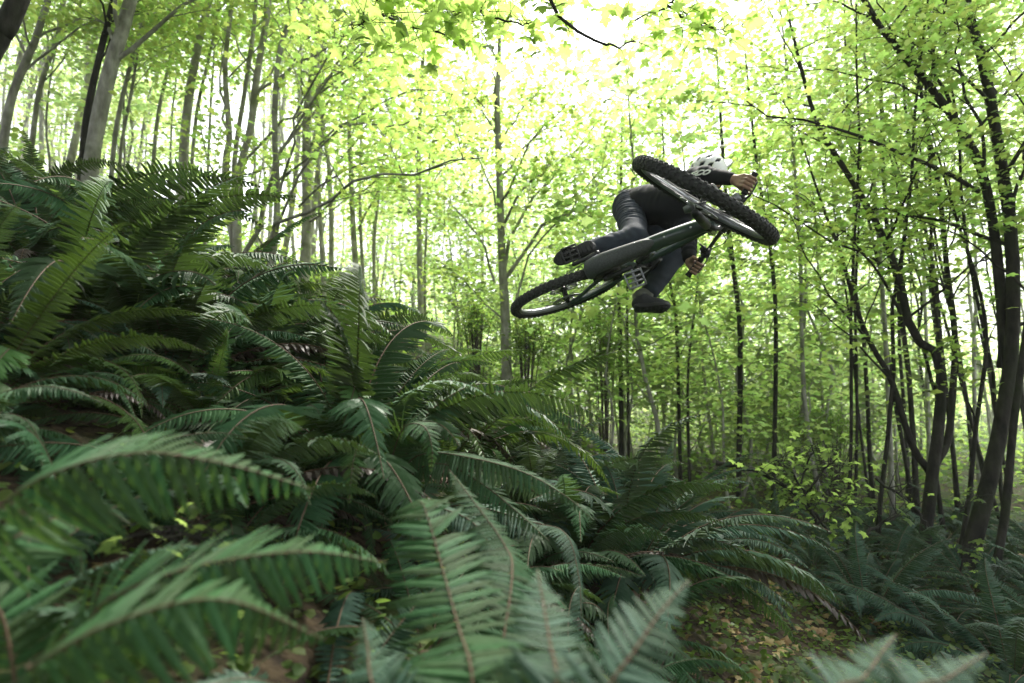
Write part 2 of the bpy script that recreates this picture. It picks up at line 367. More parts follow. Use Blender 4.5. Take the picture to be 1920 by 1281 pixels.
# generic trees: a few kinds, shared by many
KINDS = {}
def generic(key, seed, H, R, clear, limbs, spread, leafn, rad, bark, leaf, tmpl, size, wob=.12, twigs=4, up=(.5, 1.1), sub=False):
    r = np.random.default_rng(seed); t = Tree(r); n = 9
    z = np.linspace(0, H, n); P = np.stack([np.cumsum(r.normal(0, wob, n)), np.cumsum(r.normal(0, wob, n)), z], 1); P[0, :2] = 0; P[:, :2] -= P[0, :2]
    P, Rr = t.trunk(P, [R, R * .8, R * .55, R * .18], 7, 12)
    t.side_limbs(P, Rr, limbs, clear, spread, leafn, rad, up, twigs=twigs, sub=sub)
    t.spray(P[-1], leafn, rad)
    KINDS[key] = t.meshes(key, bark, leaf, tmpl, size)
for i in range(3): generic(f'tall_pale{i}', 10 + i, 13, .07, .42, 15, 2.6, 12, .42, 'bark_pale', 'leaf_far', PLAIN, .095)
for i in range(3): generic(f'tall_grey{i}', 20 + i, 12, .052, .30, 15, 2.4, 12, .40, 'bark_mid', 'leaf_far', PLAIN, .095)
for i in range(3): generic(f'pole{i}', 30 + i, 11, .036, .5, 10, 1.9, 12, .36, 'bark_mid', 'leaf_far', PLAIN, .095, wob=.08)
for i in range(3): generic(f'sapling{i}', 40 + i, 5.5, .03, .18, 13, 1.6, 13, .32, 'bark_mid', 'leaf_far', LOBED, .11, twigs=3, up=(.25, .8))
for i in range(2): generic(f'dark_stem{i}', 50 + i, 12, .04, .45, 11, 2.0, 14, .36, 'bark_dark', 'leaf_far', PLAIN, .095, wob=.08)
for i in range(2): generic(f'thin_stem{i}', 70 + i, 10, .028, .45, 8, 1.6, 9, .32, 'bark_dark', 'leaf_far', PLAIN, .09, wob=.07)
for i in range(3): generic(f'bush{i}', 80 + i, 2.6, .02, .06, 12, 1.25, 11, .26, 'bark_mid', 'leaf_far', LOBED, .085, twigs=3, up=(.15, .8))
for i in range(2): generic(f'added_shade_tree{i}', 60 + i, 11, .12, .42, 24, 4.6, 34, .6, 'bark_mid', 'leaf_dark', COARSE, .26)  # dense broad crowns, added out of view to darken the near ferns
# ------------------------------------------------------------------ ferns
def pinna_geo(l, w, n=4, droop=.25, fold=.12):
    """leaflet: tapering blade with a sunk midrib, along +X, width along Y, from the stalk"""
    xs = np.linspace(0, 1, n + 1)[:-1]; prof = np.interp(xs, [0, .12, .4, .75, 1], [.75, 1, .92, .62, 0])
    V = []; 
    for x, p in zip(xs, prof):
        z = -droop * x * x * l
        V += [(x * l, -w * .5 * p + .10 * w, z - fold * w * p), (x * l, .04 * w, z), (x * l, w * .5 * p + .10 * w, z - fold * w * p)]
    V.append((l, .35 * w, -droop * l)); T = []; Q = []
    for i in range(n - 1):
        a = i * 3; Q += [(a, a + 3, a + 4, a + 1), (a + 1, a + 4, a + 5, a + 2)]
    a = (n - 1) * 3; tip = 3 * n; T += [(a, tip, a + 1), (a + 1, tip, a + 2)]
    return np.array(V), np.array(Q), np.array(T)
PROF = ([0, .08, .16, .3, .5, .75, .9, 1], [.35, .6, .85, 1, .95, .62, .3, .04])
def frond_mesh(name, r, L, p0, p1, Lp, n, mat_leaf, curl=1.0, roll=0.0, droop=.25, stipe=.12, side=0.0):
    """arching frond starting at the origin, growing towards +Y and up"""
    m = 26; s = np.linspace(0, 1, m); pit = p0 + (p1 - p0) * s ** curl; yaw = side * s
    ds = L / (m - 1); dy = np.cos(pit) * ds
    P = np.stack([np.cumsum(dy * np.sin(yaw)), np.cumsum(dy * np.cos(yaw)), np.cumsum(np.sin(pit) * ds)], 1); P -= P[0]
    T = np.gradient(P, axis=0); T /= np.linalg.norm(T, axis=1)[:, None]
    mb = MB(); mb.add(*tube(P, np.linspace(.0045, .001, m), 4, False)); nv = mb.n; nq0 = len(mb.q[0])
    pv, pq, pt = pinna_geo(1, 1, 4, droop)
    Vs = []; Qs = []; Ts = []; off = nv
    for k in range(n):
        u = stipe + (1 - stipe) * (k + .5) / n; f = np.interp((k + .5) / n, *PROF)
        i = min(int(u * (m - 1)), m - 2); w = u * (m - 1) - i; c = P[i] * (1 - w) + P[i + 1] * w; t = T[i]
        X = np.cross(t, [0, 0, 1.0]); X = X / np.linalg.norm(X) if np.linalg.norm(X) > .05 else np.array([1.0, 0, 0])
        nn = np.cross(X, t); cr, sr = math.cos(roll * u), math.sin(roll * u); X, nn = X * cr + nn * sr, nn * cr - X * sr
        for sg in (1, -1):
            a = math.radians(8 + 34 * u) + r.normal(0, .07); dr = r.normal(.15, .13)
            d = X * sg * math.cos(a) + t * math.sin(a) - nn * dr; d /= np.linalg.norm(d); wv = t - d * (t @ d); wv /= np.linalg.norm(wv); zn = np.cross(d, wv) * (1)
            if zn @ nn < 0: zn = -zn
            ll = Lp * f * r.uniform(.88, 1.08); ww = L * (1 - stipe) / n * 1.02 * (.55 + .45 * f)
            V = c + pv[:, :1] * ll * d + pv[:, 1:2] * ww * wv + pv[:, 2:] * (ll * .8) * zn
            fl = 1 if sg > 0 else -1
            Vs.append(V); Qs.append((pq if fl > 0 else pq[:, ::-1]) + off); Ts.append((pt if fl > 0 else pt[:, ::-1]) + off); off += len(V)
    V = np.vstack([np.concatenate(mb.V)] + Vs); Q = np.concatenate([mb.q[0]] + Qs); Tt = np.concatenate(Ts)
    fm = np.concatenate([np.ones(nq0), np.zeros(len(Q) - nq0), np.zeros(len(Tt))])
    return mesh_np(name, V, [Q, Tt], False, [M[mat_leaf], M['rachis']], fm)
FR = {}
def frond_set(key, mt, cnt, seed, Lr=(.85, 1.15), p0=(60, 82), p1=(-55, 10), Lp=.106, n=50):
    r = np.random.default_rng(seed)
    FR[key] = [frond_mesh(key, r, r.uniform(*Lr), math.radians(r.uniform(*p0)), math.radians(r.uniform(*p1)), Lp * r.uniform(.9, 1.1), n, mt, r.uniform(.9, 1.6), r.normal(0, .6), r.uniform(.15, .6), .12, r.normal(0, .25)) for _ in range(cnt)]
frond_set('fern', 'fern', 9, 1); frond_set('blue', 'fern_blue', 7, 2, p1=(-40, 15)); frond_set('bright', 'fern_bright', 5, 3)
frond_set('dead', 'fern_dead', 3, 4, p0=(20, 45), p1=(-95, -60), Lp=.08, n=26)
def fern(x, y, sc, nf, r, style='fern', flat=0.0, label=None, group=None, dead=1, lean=(0, 0), dz=0.02, azs=None):
    root = empty('fern', (x, y, gz(x, y) - dz)); root.scale = (sc,) * 3; root.rotation_euler = (lean[0], lean[1], r.uniform(0, 6.28) if azs is None else 0)
    tag(root, label, 'fern', group)
    mb = MB(); a = np.linspace(0, 6.28, 9)[:-1]
    mb.add(*tube(np.array([[0, 0, -.12], [0, 0, 0], [0, 0, .05]]), [.06, .065, .03], 8)); mb.build('rootstock', M['rachis'], root)
    for k in range(nf):
        az = (k * 2.39996 + r.normal(0, .2)) if azs is None else azs[0] + (azs[1] - azs[0]) * ((k * .618) % 1)
        el = (k / nf)
        o = link('frond', r.choice(FR[style]), root); s = r.uniform(.75, 1.15)
        o.scale = (s, s, s); o.location = (.03 * math.cos(az + 1.57), .03 * math.sin(az + 1.57), .02)
        o.rotation_euler = (-(el * .75 + flat) + r.normal(.12, .1), r.normal(0, .12), az)
    for k in range(dead):
        o = link('withered_frond', r.choice(FR['dead']), root); o.rotation_euler = (0, 0, r.uniform(0, 6.28)); o['label'] = 'withered brown frond hanging under the green ones'
    return root

def toothed_leaflet(seed):
    r = np.random.default_rng(seed); n = 9; xs = np.linspace(0, 1, n); V = []; F = []
    for i, x in enumerate(xs):
        p = np.interp(x, [0, .06, .25, .6, .9, 1], [.5, .95, 1, .8, .35, .02]) * (1.0 if i % 2 else .86); z = -.16 * x * x + r.normal(0, .004); b = .14 * x * x
        V += [(x, -.5 * p + b, z - .02 * p), (x, b * .9, z + .012), (x, .5 * p + b, z - .02 * p)]
    for i in range(n - 1):
        a = i * 3; F += [(a, a + 3, a + 4, a + 1), (a + 1, a + 4, a + 5, a + 2)]
    return np.array(V), np.array(F)
def leaflet_meshes(mt):
    out = []
    for sgn in (1, -1):
        for q in range(3):
            V, F = toothed_leaflet(q); V = V * np.array([1, sgn, 1]); F = F if sgn > 0 else F[:, ::-1]
            out.append(mesh_np('leaflet', V, [F], False, [M[mt]]))
    return out
LM = {k: leaflet_meshes(k) for k in ('fern_near', 'fern_blue', 'fern_bright', 'fern')}
def hero_frond(root, ctrl, n, Lp, mt, r, up=(0, 0, 1), width=1.0, stipe=.06, droop=.25, label=None, prof=None, base=.0013):
    """frond through world points; each leaflet is an object of its own"""
    rl = np.array(root.location); P = smooth_poly(ctrl, 40); seg = np.linalg.norm(np.diff(P, axis=0), axis=1); cum = np.concatenate([[0], np.cumsum(seg)]); L = cum[-1]
    T = np.gradient(P, axis=0); T /= np.linalg.norm(T, axis=1)[:, None]
    mb = MB(); mb.add(*tube(P - rl, np.linspace(base * 2, base * .5, 40), 6)); fr = mb.build('frond', M['rachis'], root)
    if label: fr['label'] = label
    up = np.asarray(up, float); prof = prof or PROF; n = max(12, int(L / (Lp * .16)))
    for k in range(n):
        v = (k + .5) / n; u = stipe + (1 - stipe) * v; f = np.interp(v, *prof); s = u * L
        c = np.array([np.interp(s, cum, P[:, j]) for j in range(3)]); t = np.array([np.interp(s, cum, T[:, j]) for j in range(3)]); t /= np.linalg.norm(t)
        X = np.cross(t, up); X /= np.linalg.norm(X); nn = np.cross(X, t)
        for sg in (1, -1):
            a = math.radians(6 + 36 * v ** 1.3) + r.normal(0, .06); dr = droop + r.normal(0, .08)
            d = X * sg * math.cos(a) + t * math.sin(a) - nn * dr; d /= np.linalg.norm(d); w = t - d * (t @ d); w /= np.linalg.norm(w); z = np.cross(d, w)
            zs = 1
            if z @ nn < 0: z = -z; zs = -1
            ll = Lp * f * r.uniform(.92, 1.06); ww = L * (1 - stipe) / n * .98 * width * (.6 + .4 * f)
            # a right-handed frame: mirrored leaflet for the other side
            ms = LM[mt]; me = ms[r.integers(3)] if zs > 0 else ms[3 + r.integers(3)]
            W = w if zs > 0 else -w
            o = link('leaflet', me, fr)
            Rm = Matrix(np.stack([d * ll, W * ww, z * ll], 1).tolist()).to_4x4(); Rm.translation = Vector(c - rl)
            o.matrix_local = Rm
    return fr
# ------------------------------------------------------------------ mountain bike (local: +X forward, +Y left, +Z up, origin at the rear hub)
M['tyre'] = mat('tyre_rubber', (.022, .023, .022), .75, noise=60, var=.4, bump=(120, .3, .002))
M['tyre_dust'] = mat('dusty_knob', (.045, .05, .045), .8, noise=40, var=.5)
M['rim'] = mat('satin_rim', (.30, .31, .33), .38, metal=.55, noise=9, var=.3)
M['spoke'] = mat('spoke', (.12, .12, .13), .4, metal=.8)
M['frame'] = mat('green_frame_paint', (.03, .060, .048), .33, coat=.3, noise=7, var=.25, bump=(60, .08, .002))
M['plate'] = mat('motor_cover_plastic', (.06, .068, .07), .6, noise=120, var=.45, bump=(200, .3, .002))
M['black'] = mat('black_plastic', (.012, .013, .014), .45)
M['carbon'] = mat('black_bar', (.015, .016, .017), .3)
M['steel'] = mat('brushed_steel', (.45, .46, .47), .3, metal=1.0)
M['alloy'] = mat('dull_alloy', (.20, .21, .22), .45, metal=.8)
M['gold'] = mat('fork_tube', (.02, .02, .021), .2, coat=.4)
M['grip'] = mat('rubber_grip', (.012, .012, .012), .85)

RB = np.array([[0.42305, 0.30436, 0.85346], [-0.29558, 0.93673, -0.18754], [-0.85654, -0.17293, 0.48625]])   # bike axes in camera axes (right, down, forward)
TB = np.array([0.34572, -0.30877, 3.69698]); STEER, HEAD, WB, BART, TRAIL, BARW = 0.94199, 0.98491, 1.2696, 0.70367, 0.0419, 0.33025
C2W = np.stack([CR, -CU, CF], 1)
AX = np.array([-math.cos(HEAD), 0, math.sin(HEAD)]); FW = np.array([math.sin(HEAD), 0, math.cos(HEAD)]); FH = np.array([WB, 0, 0]); BASE = FH - TRAIL * FW
def steer(p):
    k = AX; K = np.array([[0, -k[2], k[1]], [k[2], 0, -k[0]], [-k[1], k[0], 0]])
    Rm = np.eye(3) + math.sin(STEER) * K + (1 - math.cos(STEER)) * K @ K
    return (np.asarray(p, float) - BASE) @ Rm.T + BASE
def bw(p): return (np.asarray(p, float) @ RB.T + TB) @ C2W.T          # bike local -> world
BW_R = C2W @ RB
bike = empty('mountain_bike')
bm4 = Matrix(BW_R.tolist()).to_4x4(); bm4.translation = Vector(bw([0, 0, 0])); bike.matrix_world = bm4
tag(bike, 'dark green full suspension mountain bike flying sideways through the air with its front wheel turned', 'mountain bike')

def make_wheel(name, xf, rear):
    """wheel about local Y, mapped through xf"""
    mb = MB(); V, Q, _ = revolve([(.303, -.012), (.312, -.017), (.322, -.017), (.322, -.011), (.316, 0), (.322, .011), (.322, .017), (.312, .017), (.303, .012), (.300, 0)], 72)
    mb.add(xf(V), Q); wh = mb.build(name, M['rim'], bike)
    mb = MB(); a = np.linspace(0, 2 * np.pi, 15)[:-1]
    V, Q, _ = revolve([(.341 + .0275 * math.cos(t), .0295 * math.sin(t)) for t in a], 96); mb.add(xf(V), Q); ty = mb.build('tyre', M['tyre'], wh)
    kb = MB()
    n = 68
    for i in range(n):
        for ph, hl, hw, off in ((-62, .0085, .006, .5), (-34, .0075, .0065, 0), (-11, .0085, .0055, .5), (11, .0085, .0055, .5), (34, .0075, .0065, 0), (62, .0085, .006, .5)):
            th = 2 * math.pi * (i + off + (.12 * ph / 62)) / n; p = math.radians(ph); r = .341 + .0285 * math.cos(p); c = np.array([r * math.cos(th), .0305 * math.sin(p), r * math.sin(th)])
            tt = np.array([-math.sin(th), 0, math.cos(th)]); nn = np.array([math.cos(p) * math.cos(th), math.sin(p), math.cos(p) * math.sin(th)]); w = np.cross(nn, tt)
            V, Q, _ = box(c, (hl * .92, hw * .92, .0040), np.stack([tt, w, nn], 1)); V[4:] = c + (V[4:] - c) * .86; kb.add(xf(V), Q)
    k = kb.build('tread_knobs', M['tyre_dust'], wh, False); k['kind'] = 'stuff'
    sp = MB()
    for i in range(32):
        a = 2 * math.pi * i / 32; sd = 1 if i % 2 else -1; h = a + (.9 if (i // 2) % 2 else -.9)
        sp.add(*[x for x in tube(xf(np.array([[.028 * math.cos(h), sd * .027, .028 * math.sin(h)], [.302 * math.cos(a), sd * .004, .302 * math.sin(a)]])), .0011, 3)])
    s = sp.build('spokes', M['spoke'], wh); s['kind'] = 'stuff'
    mb = MB(); V, Q, _ = revolve([(.012, -.06 if rear else -.05), (.018, -.04), (.030, -.030), (.030, -.024), (.017, -.018), (.017, .018), (.030, .024), (.030, .030), (.018, .04), (.012, .06 if rear else .05), (.001, .06), (.001, -.06)], 20); mb.add(xf(V), Q); mb.build('hub', M['black'], wh)
    mb = MB(); V, Q, _ = revolve([(.068, .037), (.100, .037), (.100, .040), (.068, .040)], 48); mb.add(xf(V), Q)
    for i in range(6):
        a = i * math.pi / 3; mb.add(*tube(xf(np.array([[.03 * math.cos(a), .0385, .03 * math.sin(a)], [.072 * math.cos(a + .5), .0385, .072 * math.sin(a + .5)]])), .004, 5))
    mb.build('brake_disc', M['steel'], wh)
    if rear:
        for j, r in enumerate((.098, .088, .078, .069, .060, .052, .045, .039, .033)):
            mb = MB(); y = -.033 - .0038 * j; N2 = 40
            V, Q, _ = revolve([(r - .012, y), (r, y), (r, y - .0018), (r - .012, y - .0018)], N2); V = V.reshape(N2, 4, 3); V[::2, 1:3, 0] *= .955; V[::2, 1:3, 2] *= .955
            mb.add(xf(V.reshape(-1, 3)), Q); mb.build('sprocket', M['alloy'], wh, False)
    return wh
make_wheel('rear_wheel', lambda V: V, True)
make_wheel('front_wheel', lambda V: steer(V + FH), False)

def part(name, m, *shapes, parent=None, smooth=True, label=None):
    mb = MB()
    for s in shapes: mb.add(*s)
    o = mb.build(name, M[m], parent or bike, smooth)
    if label: o['label'] = label
    return o
def bevel(o, w=.004, seg=2):
    b = o.modifiers.new('bevel', 'BEVEL'); b.width = w; b.segments = seg; b.limit_method = 'ANGLE'; return o
HL, HT = BASE + AX * .525, BASE + AX * .635
BBP = np.array([.45, 0, -.02])
DT0, DT1 = np.array([.50, .0, .005]), HL + np.array([-.012, 0, .012]) + AX * .03
dt = smooth_poly([DT0, DT0 + (DT1 - DT0) * .5 + np.array([.02, 0, -.03]), DT1], 14)
fr = part('main_frame', 'frame', tube(dt, np.interp(np.linspace(0, 1, 14), [0, .15, .8, 1], [.046, .044, .043, .036]), 20, True, .95),
          tube([HL - AX * .008, HL, HT, HT + AX * .006], [.026, .030, .027, .024], 18),
          tube(smooth_poly([HT - AX * .03, [.62, 0, .43], [.36, 0, .33]], 10), np.linspace(.03, .02, 10), 14, True, .8),
          tube([[.43, 0, .05], [.36, 0, .30], [.335, 0, .40]], [.03, .022, .019], 14), tube([[.50, 0, .10], [.56, 0, .15]], [.025, .02], 10))
T_, U_, W_ = frames(dt)
dn = np.array([math.sin(.85), 0, -math.cos(.85)])
for i in (7, 10):
    d = np.cross(T_[i], [0, 1.0, 0]); d = -d if d[2] > 0 else d
    part('frame_bolt', 'steel', tube([dt[i] + d * .040, dt[i] + d * .0445], .0065, 10), parent=fr)
part('motor_housing', 'black', tube([[.46, -.062, -.005], [.46, -.055, -.005], [.46, .055, -.005], [.46, .062, -.005]], [.045, .078, .078, .045], 24))
# skid plate hugging the motor and the lower end of the down tube
sec = smooth_poly([[.355, 0, -.055], [.42, 0, -.098], [.53, 0, -.072], [.64, 0, .045], [.725, 0, .158]], 22); mb = MB(); ring = []
Ts, Us, Ws = frames(sec)
for i, (c, t) in enumerate(zip(sec, Ts)):
    nrm = np.array([t[2], 0, -t[0]]); w = np.interp(i / 21, [0, .2, .5, .9, 1], [.044, .056, .052, .042, .026])
    ring.append([c + np.array([0, y * w, 0]) + nrm * (z * .02 - .005) for y, z in ((-1, -2.2), (-1, -.6), (-.86, .3), (-.5, .85), (0, 1), (.5, .85), (.86, .3), (1, -.6), (1, -2.2))])
ring = np.array(ring); k = ring.shape[1]; i = np.arange(21)[:, None] * k; j = np.arange(k - 1)[None]
mb.add(ring.reshape(-1, 3), np.stack([i + j, i + j + 1, i + k + j + 1, i + k + j], -1).reshape(-1, 4)); sk = mb.build('skid_plate', M['plate'], bike)
so = sk.modifiers.new('thickness', 'SOLIDIFY'); so.thickness = .003
# rear triangle, link and shock
sw = []
for s in (-1, 1):
    sw += [tube(smooth_poly([[.40, s * .045, .02], [.30, s * .052, .012], [.12, s * .072, .004], [0, s * .078, 0]], 8), [.016, .015, .013, .012, .012, .012, .013, .015], 10, True, .8),
           tube(smooth_poly([[.345, s * .04, .285], [.2, s * .06, .17], [.02, s * .078, .02]], 7), [.013, .012, .011, .011, .011, .011, .012], 10)]
sw += [tube([[.315, -.05, .012], [.315, .05, .012]], .012, 8), tube([[.29, -.05, .24], [.29, .05, .24]], .011, 8), tube([[0, -.085, 0], [0, .085, 0]], .009, 8)]
part('swingarm', 'frame', *sw)
part('rocker_link', 'black', *[tube([[.345, s * .042, .285], [.42, s * .036, .33], [.44, s * .03, .24]], [.012, .014, .012], 8, True, .5) for s in (-1, 1)])
sh = part('shock', 'black', tube([[.43, 0, .285], [.53, 0, .262]], .021, 14), tube([[.53, 0, .262], [.60, 0, .245]], .012, 10), tube([[.60, 0, .245], [.66, 0, .23]], .016, 10))
part('shock_reservoir', 'alloy', tube([[.45, 0, .325], [.55, 0, .305]], .015, 12), parent=sh)
# fork, stem, bar
q = lambda *a: steer(np.array(a))
LEG = BASE + FW * TRAIL
fk = part('fork', 'black', *[tube(steer(np.array([LEG + [0, s * .064, 0] - AX * .025, LEG + [0, s * .064, 0], LEG + [0, s * .066, 0] + AX * .12, LEG + [0, s * .066, 0] + AX * .29])), [.014, .021, .022, .0235], 14) for s in (-1, 1)],
          tube(steer(smooth_poly([LEG + [0, -.066, 0] + AX * .27, LEG + FW * .04 + [0, -.05, 0] + AX * .37, LEG + FW * .045 + AX * .395, LEG + FW * .04 + [0, .05, 0] + AX * .37, LEG + [0, .066, 0] + AX * .27], 12)), .012, 8))
part('stanchion', 'gold', *[tube(steer(np.array([LEG + [0, s * .066, 0] + AX * .28, LEG + [0, s * .066, 0] + AX * .50])), .0185, 14) for s in (-1, 1)], parent=fk)
part('crown', 'frame', tube(steer(smooth_poly([LEG + [0, -.075, 0] + AX * .492, BASE + FW * .012 + [0, -.03, 0] + AX * .507, BASE + FW * .012 + [0, .03, 0] + AX * .507, LEG + [0, .075, 0] + AX * .492], 10)), [.022, .026, .026, .027, .028, .028, .027, .026, .026, .022], 12), parent=fk)
part('axle', 'alloy', tube(steer(np.array([FH + [0, -.075, 0], FH + [0, .075, 0]])), .009, 10), parent=fk)
part('brake_caliper', 'alloy', box(steer([FH + AX * .085 - FW * .055 + [0, .045, 0]])[0], (.022, .016, .03)), parent=fk)
BC = BASE + AX * BART + FW * .03
part('stem', 'black', tube(steer(np.array([HT + AX * .004, HT + AX * .045])), .021, 14), tube(steer(np.array([HT + AX * .03, BC - FW * .004])), .017, 12), tube(steer(np.array([BC - [0, .028, 0], BC + [0, .028, 0]])), .023, 14))
bar_pts = [BC + np.array([-.03, -BARW, 0]), BC + np.array([-.015, -.17, .004]), BC + np.array([0, -.08, -.006]), BC, BC + np.array([0, .08, -.006]), BC + np.array([-.015, .17, .004]), BC + np.array([-.03, BARW, 0])]
hb = part('handlebar', 'carbon', tube(steer(smooth_poly(bar_pts, 30)), np.interp(np.linspace(-1, 1, 30), [-1, -.3, 0, .3, 1], [.011, .011, .016, .011, .011]), 12))
for s in (-1, 1):
    e0, e1 = BC + np.array([-.031, s * (BARW + .004), 0]), BC + np.array([-.019, s * .205, .003])
    g = part('grip', 'grip', tube(steer(np.linspace(e0, e1, 14)), [.018, .0175] + [.0155, .0165] * 5 + [.0175, .0175], 14), parent=hb)
    lv0 = BC + np.array([.012, s * .185, -.01])
    part('brake_lever', 'black', tube(steer(np.array([lv0 + [-.01, -s * .05, .008], lv0 + [.012, 0, 0]])), [.011, .012], 10), tube(steer(smooth_poly([lv0 + [.014, 0, 0], lv0 + [.042, s * .03, -.012], lv0 + [.035, s * .10, -.016]], 8)), [.008, .007, .006, .006, .005, .005, .005, .006], 8, True, .6), tube(steer(np.array([BC + [-.016, s * .180, .003], BC + [-.016, s * .196, .003]])), .016, 12), parent=hb)
part('shifter', 'alloy', box(q(*(BC + np.array([-.012, -.165, -.035]))), (.02, .024, .014)), box(q(*(BC + np.array([.0, -.14, -.03]))), (.012, .02, .02)), parent=hb)
part('mode_switch', 'black', box(q(*(BC + np.array([-.02, .16, -.02]))), (.014, .018, .012)), tube(steer(smooth_poly([BC + [-.01, .155, -.01], BC + [.0, .15, -.05], BC + [-.03, .145, -.06]], 6)), .006, 6), parent=hb)
for a, b in ((1, .04), (-1, .03)):
    part('brake_hose', 'black', tube(steer(smooth_poly([BC + [.01, a * .135, 0], BC + [.09, a * .06, -.02], BC + [.07, a * .02, -.16], HL + np.array([.05, a * .03, .0]), HL + np.array([-.02, a * .035, -.03])], 16)), .0028, 5))
# seat
part('seat_post', 'black', tube([[.338, 0, .39], [.317, 0, .45]], .0175, 12), tube([[.317, 0, .45], [.305, 0, .485]], .014, 12))
sv = []; prof = [(.13, .065, .0), (.165, .072, .004), (.22, .064, .0), (.29, .036, -.004), (.36, .022, -.008), (.405, .017, -.018)]
for x, w, z in prof: sv.append([[x, y * w, .515 + z - .012 * abs(y) ** 2 + h] for y, h in ((-1, -.02), (-.9, .0), (-.5, .012), (0, .012), (.5, .012), (.9, 0), (1, -.02), (.5, -.022), (0, -.024), (-.5, -.022))])
sv = np.array(sv); k = 10; i = np.arange(5)[:, None] * k; j = np.arange(k)[None]; Qs = np.stack([i + j, i + k + j, i + k + (j + 1) % k, i + (j + 1) % k], -1).reshape(-1, 4)
Vs = np.vstack([sv.reshape(-1, 3), sv[0].mean(0), sv[-1].mean(0)]); jj = np.arange(k); Tr = np.vstack([np.stack([jj, (jj + 1) % k, np.full(k, 60)], 1), np.stack([50 + (jj + 1) % k, 50 + jj, np.full(k, 61)], 1)])
sd = part('saddle', 'black', (Vs, Qs, Tr))
part('saddle_rail', 'steel', *[tube(smooth_poly([[.15, s * .022, .50], [.22, s * .022, .487], [.33, s * .02, .49], [.39, s * .008, .496]], 10), .0035, 6) for s in (-1, 1)], parent=sd)
# drivetrain
CA = math.radians(204); cd = np.array([math.cos(CA), 0, math.sin(CA)]) * .165
PN = np.array([.74, .08, -.66]); PN /= np.linalg.norm(PN)
def pedal_shapes(c, ax):
    f = np.cross(ax, PN); f /= np.linalg.norm(f); S = []
    o = c; hw, hl = .050, .047
    for u in (-1, 1): S.append(box(o + f * u * hl, (hw, .005, .008), np.stack([ax, f, PN], 1)))
    for u, w in ((-1, .006), (1, .006), (-.28, .0045), (.36, .0045)): S.append(box(o + ax * u * (hw - .006), (w, hl - .0055, .0078), np.stack([ax, f, PN], 1)))
    for u in (-1, 1):
        for v in (-.8, -.25, .3, .8): S.append(tube([o + f * u * hl + ax * v * hw * .9 + PN * .005, o + f * u * hl + ax * v * hw * .9 + PN * .013], .0022, 6))
    return S
PED = {}
for s, nm in ((-1, 'right'), (1, 'left')):
    d = cd if s < 0 else -cd; a = BBP + np.array([0, s * .078, 0]); b = BBP + d + np.array([0, s * .088, 0])
    cr = part('crank', 'black', tube([a - d * .10, a, a + (b - a) * .5, b, b + (b - a) * .08], [.012, .019, .013, .014, .008], 12, True, .75), tube([a - [0, s * .012, 0], a + [0, s * .014, 0]], .018, 14))
    pc = b + np.array([0, s * .068, 0]); PED[s] = pc
    pd = part('pedal', 'black' if s < 0 else 'alloy', tube([b + [0, s * .005, 0], b + [0, s * .115, 0]], .0075, 8), *pedal_shapes(pc, np.array([0, 1.0, 0])), parent=bike)
    bevel(pd, .0018, 1)
    if s > 0: pd['label'] = 'empty open flat pedal with its cage bare'
mb = MB(); N2 = 68; V, Q, _ = revolve([(.055, -.049), (.072, -.049), (.072, -.052), (.055, -.052)], N2); V = V.reshape(N2, 4, 3); V[::2, 1:3, 0] *= .95; V[::2, 1:3, 2] *= .95; mb.add(V.reshape(-1, 3) + BBP, Q)
for i in range(5): a = i * 1.2566; mb.add(*tube(BBP + np.array([[.01 * math.cos(a), -.055, .01 * math.sin(a)], [.058 * math.cos(a), -.0505, .058 * math.sin(a)]]), .006, 6))
mb.build('chainring', M['alloy'], bike, False)
ch = MB(); loop = []
for t in np.linspace(-1.4, 1.75, 16): loop.append([BBP[0] + .070 * math.cos(t), -.0505, BBP[2] + .070 * math.sin(t)])
for t in np.linspace(1.75, 4.0, 14): loop.append([.052 * math.cos(t), -.0505, .052 * math.sin(t)])
loop += [[.03, -.0505, -.10], [.075, -.0505, -.165], [.10, -.0505, -.15]]
loop = np.array(loop + [loop[0]]); seg = np.linalg.norm(np.diff(loop, axis=0), axis=1); cum = np.concatenate([[0], np.cumsum(seg)]); nl = int(cum[-1] / .0127)
for i in range(nl):
    p = [np.array([np.interp(u * cum[-1] / nl, cum, loop[:, j]) for j in range(3)]) for u in (i + .04, i + .96)]; t = p[1] - p[0]; t /= np.linalg.norm(t) + 1e-9; n = np.cross(t, [0, 1.0, 0])
    ch.add(*box((p[0] + p[1]) / 2, (.0058, .0035 if i % 2 else .0022, .0036), np.stack([t, [0, 1, 0], n], 1)))
c = ch.build('chain', M['steel'], bike, False); c['kind'] = 'stuff'
part('derailleur', 'black', box((.0, -.088, -.035), (.012, .010, .03)), box((.03, -.066, -.075), (.018, .018, .028)), tube([[.035, -.052, -.10], [.082, -.052, -.158]], [.012, .010], 8, True, .4), tube([[.035, -.060, -.09], [.035, -.046, -.09]], .020, 14), tube([[.082, -.060, -.155], [.082, -.046, -.155]], .022, 14))
